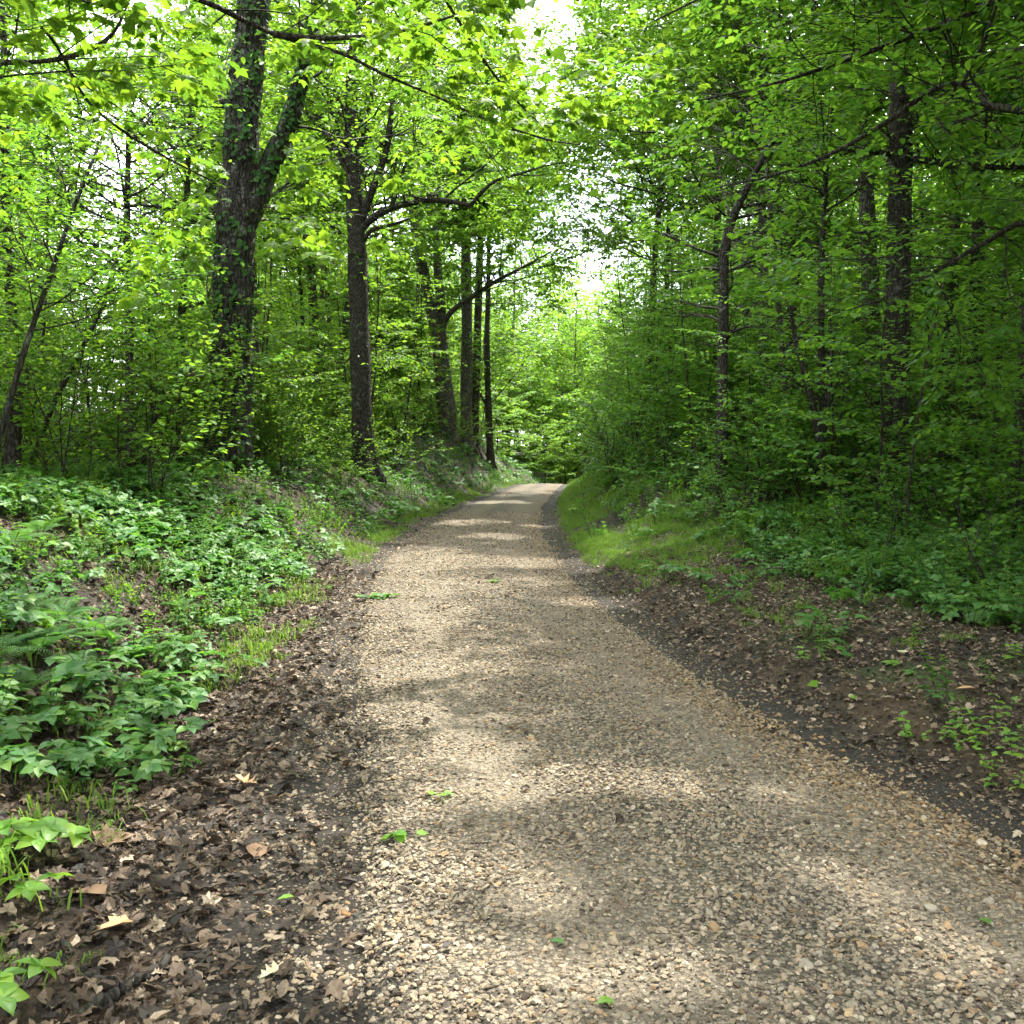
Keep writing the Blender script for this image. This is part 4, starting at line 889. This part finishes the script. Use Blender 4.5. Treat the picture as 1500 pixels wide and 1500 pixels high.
SHADE_TREES = [pole_parts(880+k, 16+k, .17, .42, 44, 5.6, .18) for k in range(2)]  # trees with trunks out of view, added to shade the road and left bank
OVL = ['tree added out of view on the left to shade the road', 'tree added out of view on the right to shade the road']
for i, (x, y, k) in enumerate([(-6.0, 3.5, 0), (5.6, 4.5, 1), (7.2, 8.6, 0), (4.9, .5, 1), (4.6, -3, 0), (8.6, 12.5, 1), (8.8, 5.0, 0)]):
    loc = np.array([x, y, float(height(x, y))]); o = open_copy(SHADE_TREES[k], 'forest_tree', loc, i*1.9, M['canopy'])
    tag(o, OVL[0 if x < 0 else 1], 'tree', 'added shade trees out of view on the '+('left' if x < 0 else 'right'))
ROADSIDE = [pole_parts(890+k, 15+k, .11, .36, 42, 4.6, .16) for k in range(2)]  # the nearer pair right of the road is added to shade it
for i, (x, y, lb) in enumerate([(4.9, 25, 'tree with a wide crown reaching left over the road above the grassy slope'), (-7.5, 31, 'wide-crowned tree in the woods between straight oak and road-bend cluster'), (5.2, 34, 'wide-crowned tree on the right bank near the crest of the road'), (5.5, 20.4, 'wide-crowned tree added for road shade between the slender pole tree and the kinked black trunk'), (7.0, 16.4, 'wide-crowned tree added for road shade just right of the thickest trunk right of the road'), (3.7, 29, 'wide-crowned tree on the right shoulder, first to lean over the far road')]):
    o = open_copy(ROADSIDE[i % 2], 'forest_tree', np.array([x, y, float(height(x, y))]), i*2.3, M['canopy']); tag(o, lb, 'tree')
FAR = [make('forest_tree', pole_tree(840+k, 13+k, .14, .16, 44, 3.4, .22), O, M['bark_pale'], M['far'], LEAF) for k in range(3)]
spread(FAR, place(46, -22, 34, 56, 92, lambda x, y: (np.abs(x) < .33*y+4), 3.0, False, seed=7), 'tree at the far end of the road beyond the crest', 'tree', 'trees beyond the crest of the road', 7, .85, 1.15, zones=False)
SAP_F = [make('sapling', sapling(750+k, 4.5, .03, 18, 1.5, .15), O, M['twig'], M['far'], LEAFW, 'stem', 'foliage') for k in range(3)]
spread(SAP_F, place(46, -8, 22, 47, 75, lambda x, y: (U(x, y)[0] > 1.0) & (U(x, y)[0] < 16), 1.4, False, seed=8), 'bright sapling beyond the crest of the road', 'sapling', 'saplings beyond the crest of the road', 8, .8, 1.3, zones=False)

# the wood beyond that reads as one mass
def woods():
    g = np.random.default_rng(77); P, S = [], []
    def ok(x, y):
        u, d = U(np.array(x), np.array(y)); return u > 4
    for _ in range(900):
        x, y = g.uniform(-75, 75), g.uniform(-28, 135)
        far = math.hypot(x, y-20) > 38 or y > 70
        if not far and abs(x) < .5*max(y, 0)+6 and y > -6: continue
        if abs(x) < 9 and y < 12: continue
        if y > 18 and abs(x/y+.36) < .085 and g.random() < .93: continue
        if y < -6 and abs(x) < 10: continue
        if y > 46 and y < 100 and abs(x-6) < 14: continue
        if all((x-a)**2+(y-b)**2 > 3.6**2 for a, b, _ in P): P.append((x, y, float(height(x, y))))
    n = len(P); protos = []
    for k in range(3):
        wd, ac = pole_tree(860+k, 15+k, .15, .12, 30, 3.4, .24); lm, _ = leaf_mb(ac, LEAF); protos.append(joined(wd, lm, 'wood_tree', [M['far'], M['bark2']]))
    rot = np.stack([np.zeros(n), np.zeros(n), g.uniform(0, 6.28, n)], -1)
    scatter('distant_woods', np.array(P), rot, g.uniform(.75, 1.1, n), protos, g.integers(0, 3, n)); return n
n_woods = woods()

# ---------------------------------------------------------------- plants, ferns and litter near enough to count
FERN_SPOTS = [(60, 955, .95), (150, 925, .9), (120, 985, .8), (35, 1010, .85), (205, 955, .75), (25, 905, .9), (270, 930, .6), (190, 1000, .6), (330, 905, .5), (90, 900, .8), (20, 790, .9), (60, 770, .8), (-20, 960, .9), (265, 880, .6)]
def build_fern(seed):
    st, fr = fern_parts(seed, 8, .50); r = thing('fern', O)
    for f in fr: f.obj('frond', M['fern'], r)
    st.obj('stem', M['twig'], r); return r
FERN_WHERE = ['largest fern clump on the left bank', 'fern arching toward the road above the creepers', 'fern in front of the big clump', 'fern low at the left edge', 'fern at the right end of the row', 'fern behind the largest clump', 'small fern nearest the road', 'small fern among creeper leaves', 'smallest fern up the bank', 'fern in the middle of the back row', 'fern up in the shade at the left edge', 'shaded fern below the stump', 'fern half out of the photo at left', 'small fern high on the bank']
ferns = [build_fern(900+k) for k in range(3)]
for k, (px, py, sc) in enumerate(FERN_SPOTS):
    p = ground_at(px, py+25); p[2] += .04; sc *= .82; f = ferns[k] if k < 3 else dup(ferns[k % 3], p, k*1.7, sc)
    f.location = p; f.scale = (sc,)*3; f.rotation_euler = (0, 0, k*1.7); tag(f, FERN_WHERE[k], 'fern', 'ferns on the left bank')
def build_plant(seed, mat, nleaf, h, size, nl=5, name='creeper_plant'):
    st, lv = palmate_plant(seed, mat, nleaf, h, size, nl); r = thing(name, O); lv.obj('foliage', mat, r, True); st.obj('stem', M['twig'], r); return r
pb = [build_plant(950+k, M['bright'], 4-k, .13, .085) for k in range(2)]
for k, (px, py, sc, lb) in enumerate([(75, 1245, 1.0, 'bright green creeper plant with two hands of leaves low at the left edge'), (50, 1325, .8, 'single bright five-fingered creeper leaf near the lower left corner'), (20, 1255, 1.0, 'bright creeper plant cut off by the left edge'), (15, 1490, .9, 'bright seedling in the lower left corner')]):
    p = ground_at(px, py+18); o = pb[k] if k < 2 else dup(pb[k % 2], p, k*1.3, sc); o.location = p; o.scale = (sc,)*3; o.rotation_euler = (0, 0, k*2.1+.5); tag(o, lb, 'plant')
pc = [build_plant(970+k, M['cover'], 4+k % 2, .16, .068, 5) for k in range(3)]
g = np.random.default_rng(14); k = 0
tag(pc[0], 'pale five-leaved creeper plant standing clear at the edge of the leaf litter', 'plant'); pc[0].location = ground_at(125, 1160); pc[0].scale = (1.0,)*3
firsts = {1: True, 2: True}
for i in range(46):
    px, py = g.uniform(-10, 300), g.uniform(1010, 1170)
    if px > 300-(py-1010)*.45: continue
    p = ground_at(px, py); kk = int(g.integers(1, 3)); sc = g.uniform(.8, 1.15)
    if firsts[kk]: o = pc[kk]; firsts[kk] = False
    else: o = dup(pc[kk], p, 0, sc)
    o.location = p; o.scale = (sc,)*3; o.rotation_euler = (g.normal(0, .1), g.normal(0, .1), g.uniform(0, 6.28))
    tag(o, 'dark green creeper plant in the clump below the ferns', 'plant', 'creeper plants in the clump below the ferns')
# right bank seedlings
ph = []
for k in range(2):
    st, lv = herb(990+k, 8, .14, .05); r = thing('seedling', O); lv.obj('foliage', M['bright'], r); st.obj('stem', M['twig'], r); ph.append(r)
for i, (px, py) in enumerate([(1405, 1075), (1440, 1085), (1425, 1100), (1470, 1060), (1380, 1078), (1495, 1120), (1490, 1160), (1330, 1085), (1210, 955), (1255, 820), (1485, 965), (1480, 1090), (1180, 968), (1450, 1130)]):
    p = ground_at(px, py+8); o = ph[i] if i < 2 else dup(ph[i % 2], p, 0, 1); o.location = p; sc = g.uniform(.7, 1.1); o.scale = (sc,)*3; o.rotation_euler = (0, 0, g.uniform(0, 6.28))
    tag(o, 'small bright seedling on the bare right bank', 'seedling', 'bright seedlings on the right bank')
# fallen leaves and sticks one can point to
m_tan = plain_mat('tan_dead_leaf', (.34, .20, .09), (.46, .29, .14), 18); m_pale = plain_mat('pale_dead_leaf', (.30, .27, .16), (.42, .38, .25), 18); m_brown = plain_mat('brown_dead_leaf', (.12, .07, .04), (.21, .13, .075), 14)
def flat_leaf(px, py, size, tpl, mat, rz, label, curl=.5, name='fallen_leaf', tilt=(.1, .1)):
    p = ground_at(px, py); v = tpl[0].copy(); v[:, 1] -= .5; v[:, 2] += curl*(v[:, 0]**2*.9+v[:, 1]**2*.25); v[:, 2] -= v[:, 2].min(); mb = MB()
    # a real if thin blade: top and underside
    n = len(v); b = v.copy(); b[:, 2] -= .006; t = np.array(tpl[1]).reshape(-1, 3); q = np.array(tpl[2]).reshape(-1, 4)
    mb.add(v*size, t if len(t) else None, q if len(q) else None); mb.add(b*size, t[:, ::-1] if len(t) else None, q[:, ::-1] if len(q) else None)
    o = mb.obj(name, mat); o.location = p+np.array([0, 0, .012]); tr_ = tilt_rot(np.array([p[0]]), np.array([p[1]]), 1, .0)[0]; o.rotation_euler = (tr_[0]*1.1+tilt[0]*.6, tr_[1]*1.1+tilt[1]*.6, rz); return tag(o, label, 'leaf')
flat_leaf(1415, 1015, .12, LEAFW, m_tan, 1.5, 'tan dead leaf lying on the bare right bank')
flat_leaf(400, 1440, .10, OAK, m_pale, -.7, 'pale lobed oak leaf at the bottom edge left of the gravel', .3)
flat_leaf(360, 1155, .15, OAK, m_tan, .9, 'curled tan leaf on the dark verge left of the gravel', 1.2, tilt=(.3, .2))
flat_leaf(165, 1375, .13, MAPLE, m_tan, 2.1, 'tan leaf with a straw-coloured edge in the litter at lower left', .8)
flat_leaf(125, 1325, .17, LEAFW, m_brown, 1.2, 'large reddish brown leaf in the litter below the creeper plants', .6)
flat_leaf(170, 1240, .16, MAPLE, m_brown, -.8, 'broad brown leaf curled up right of the bright creeper plants', 1.0, tilt=(.4, .1))
flat_leaf(375, 1255, .12, LEAFW, m_brown, .3, 'upturned brown leaf on the left verge beside the gravel', 1.3, tilt=(.5, .3))
flat_leaf(815, 1392, .05, LEAFW, M['cover'], 1.0, 'small dark green leaf on the gravel near the bottom centre', .3)
flat_leaf(885, 1478, .055, MAPLE, M['bright'], 2.0, 'small pale green leaf on the gravel at the bottom edge', .3)
flat_leaf(1442, 1355, .055, LEAFW, M['cover'], .2, 'green leaf on the gravel at lower right', .3)
flat_leaf(1302, 978, .13, MAPLE, M['bright'], .9, 'pale green maple leaf on the bare right bank', .3)
flat_leaf(1332, 992, .09, MAPLE, M['bright'], 2.5, 'smaller green leaf right of the pale maple leaf on the right bank', .3)
flat_leaf(1192, 1010, .10, LEAFW, M['bright'], 1.7, 'pale green leaf at the dark gutter below the right bank', .4)
flat_leaf(1250, 1028, .06, LEAFW, M['bright'], .3, 'tiny pale green leaf right of the leaf in the gutter', .4)
flat_leaf(1318, 960, .09, MAPLE, m_pale, .3, 'whitish dead leaf on the right bank above the tan one', .6)
flat_leaf(310, 1062, .07, LEAFW, M['bright'], .5, 'pale green leaf at the lower edge of the left creepers', .3)
flat_leaf(418, 1323, .06, LEAFW, M['bright'], 1.9, 'green leaf on the dark mud of the left verge', .2)
def twig_sprig(px, py, n, size, rz, label, mat=None):
    p = ground_at(px, py); g = np.random.default_rng(px); lv = MB(); st = MB(); st.tube(np.array([[-size*1.3, 0, .01], [0, .01, .018], [size*1.2, .03, .012]]), [.004, .003, .002], 4)
    t = g.uniform(-.5, 1.2, n); pos = np.stack([t*size, t*.02, np.full(n, .02)], -1); a = g.uniform(0, 6.28, n)
    lv.leaves(pos, np.stack([np.cos(a), np.sin(a), g.uniform(-.1, .35, n)], -1), np.stack([g.normal(0, .3, n), g.normal(0, .3, n), np.ones(n)], -1), size*g.uniform(.6, 1.1, n), LEAFW)
    r = thing('leafy_twig', p, rz); lv.obj('foliage', mat or M['bright'], r); st.obj('stem', M['twig'], r); tag(r, label, 'twig')
twig_sprig(542, 878, 14, .15, .1, 'fallen twig with a clump of green leaves on the gravel at the left wheel track', M['cover'])
twig_sprig(582, 1232, 5, .085, -.2, 'fallen green leaves on the gravel edge in the lower left half')
twig_sprig(642, 1175, 4, .07, .2, 'pale sprig of fallen leaves on the gravel above the fallen green leaves', M['bright'])
twig_sprig(722, 855, 4, .11, .4, 'small fallen sprig in the middle of the road farther off', M['cover'])
m_stick = plain_mat('weathered_wood', (.16, .12, .085), (.30, .235, .17), 30); m_dark = plain_mat('dark_wet_wood', (.018, .014, .011), (.06, .045, .033), 24); m_lich = plain_mat('lichen_wood', (.06, .052, .04), (.19, .20, .15), 30)
def stick(pxs, r, mat, label, name='stick', lift=.6, knots=0):
    P = np.array([ground_at(*p) for p in pxs]); P, rr = smooth_line(P, np.linspace(r, r*.6, len(P)), 4); g = np.random.default_rng(int(pxs[0][0])); P = P+g.normal(0, r*.35, P.shape); P[:, 2] += r*lift
    c = P.mean(0); mb = MB(); mb.tube(P-c, rr*(1+g.normal(0, .12, len(rr))), 9)
    if r > .02:
        for k in (len(P)//3, 2*len(P)//3):
            q = P[k]-c; mb.tube(np.array([q, q+g.normal(0, 1, 3)*r+[0, 0, r*1.5], q+g.normal(0, 1.5, 3)*r*1.6+[0, r*2, r*2.2]]), [r*.4, r*.3, r*.15], 6); o = mb.obj(name, mat, smooth_=True); o.location = c; return tag(o, label, 'stick')
stick([(985, 930), (1000, 941), (1015, 944), (1027, 948)], .011, m_stick, 'pale bent stick in the dark gutter right of the road')
stick([(1245, 922), (1300, 913), (1360, 900)], .012, m_dark, 'long dark stick lying on the bare right bank')
stick([(120, 1500), (160, 1470), (205, 1447), (245, 1418), (300, 1398)], .021, M['bark2'], 'dark rotten branch lying in the leaf litter at lower left')
stick([(38, 1432), (52, 1450), (66, 1466)], .018, m_lich, 'short lichen-covered stick in the lower left corner')
stick([(545, 1415), (553, 1436), (566, 1458)], .011, m_dark, 'short black stick on the gravel edge near the bottom')
stick([(532, 1205), (520, 1235), (512, 1258)], .007, m_dark, 'thin dark twig at the left gravel edge')
stick([(520, 1003), (540, 998), (555, 999)], .012, m_dark, 'dark scrap of wood on the left gravel edge beside the verge')
stick([(150, 1310), (230, 1285), (300, 1275)], .006, m_stick, 'thin pale twig across the leaf litter at left')
def rock(px, py, size, label, seed):
    p = ground_at(px, py); m = stone_mesh(seed, 3); m.materials[0] = m_rock; o = bpy.data.objects.new('stone', m); COL.objects.link(o); o.location = p+np.array([0, 0, size*.12]); o.scale = (size,)*3; o.rotation_euler = (0, 0, seed); tag(o, label, 'stone')
m_rock = plain_mat('pale_rock', (.16, .135, .10), (.30, .26, .20), 12)
rock(1362, 1335, .052, 'largest pale stone on the gravel at lower right', 3)
rock(1180, 1425, .055, 'brown stone on the gravel near the bottom right', 5)
rock(1268, 1082, .04, 'whitish stone on the edge of the right bank', 8)
print('counts gravel', n_gravel, 'litter', n_litter, 'cover', n_cover, 'grass', n_grass, 'woods', n_woods, 'objects', len(scene.objects))
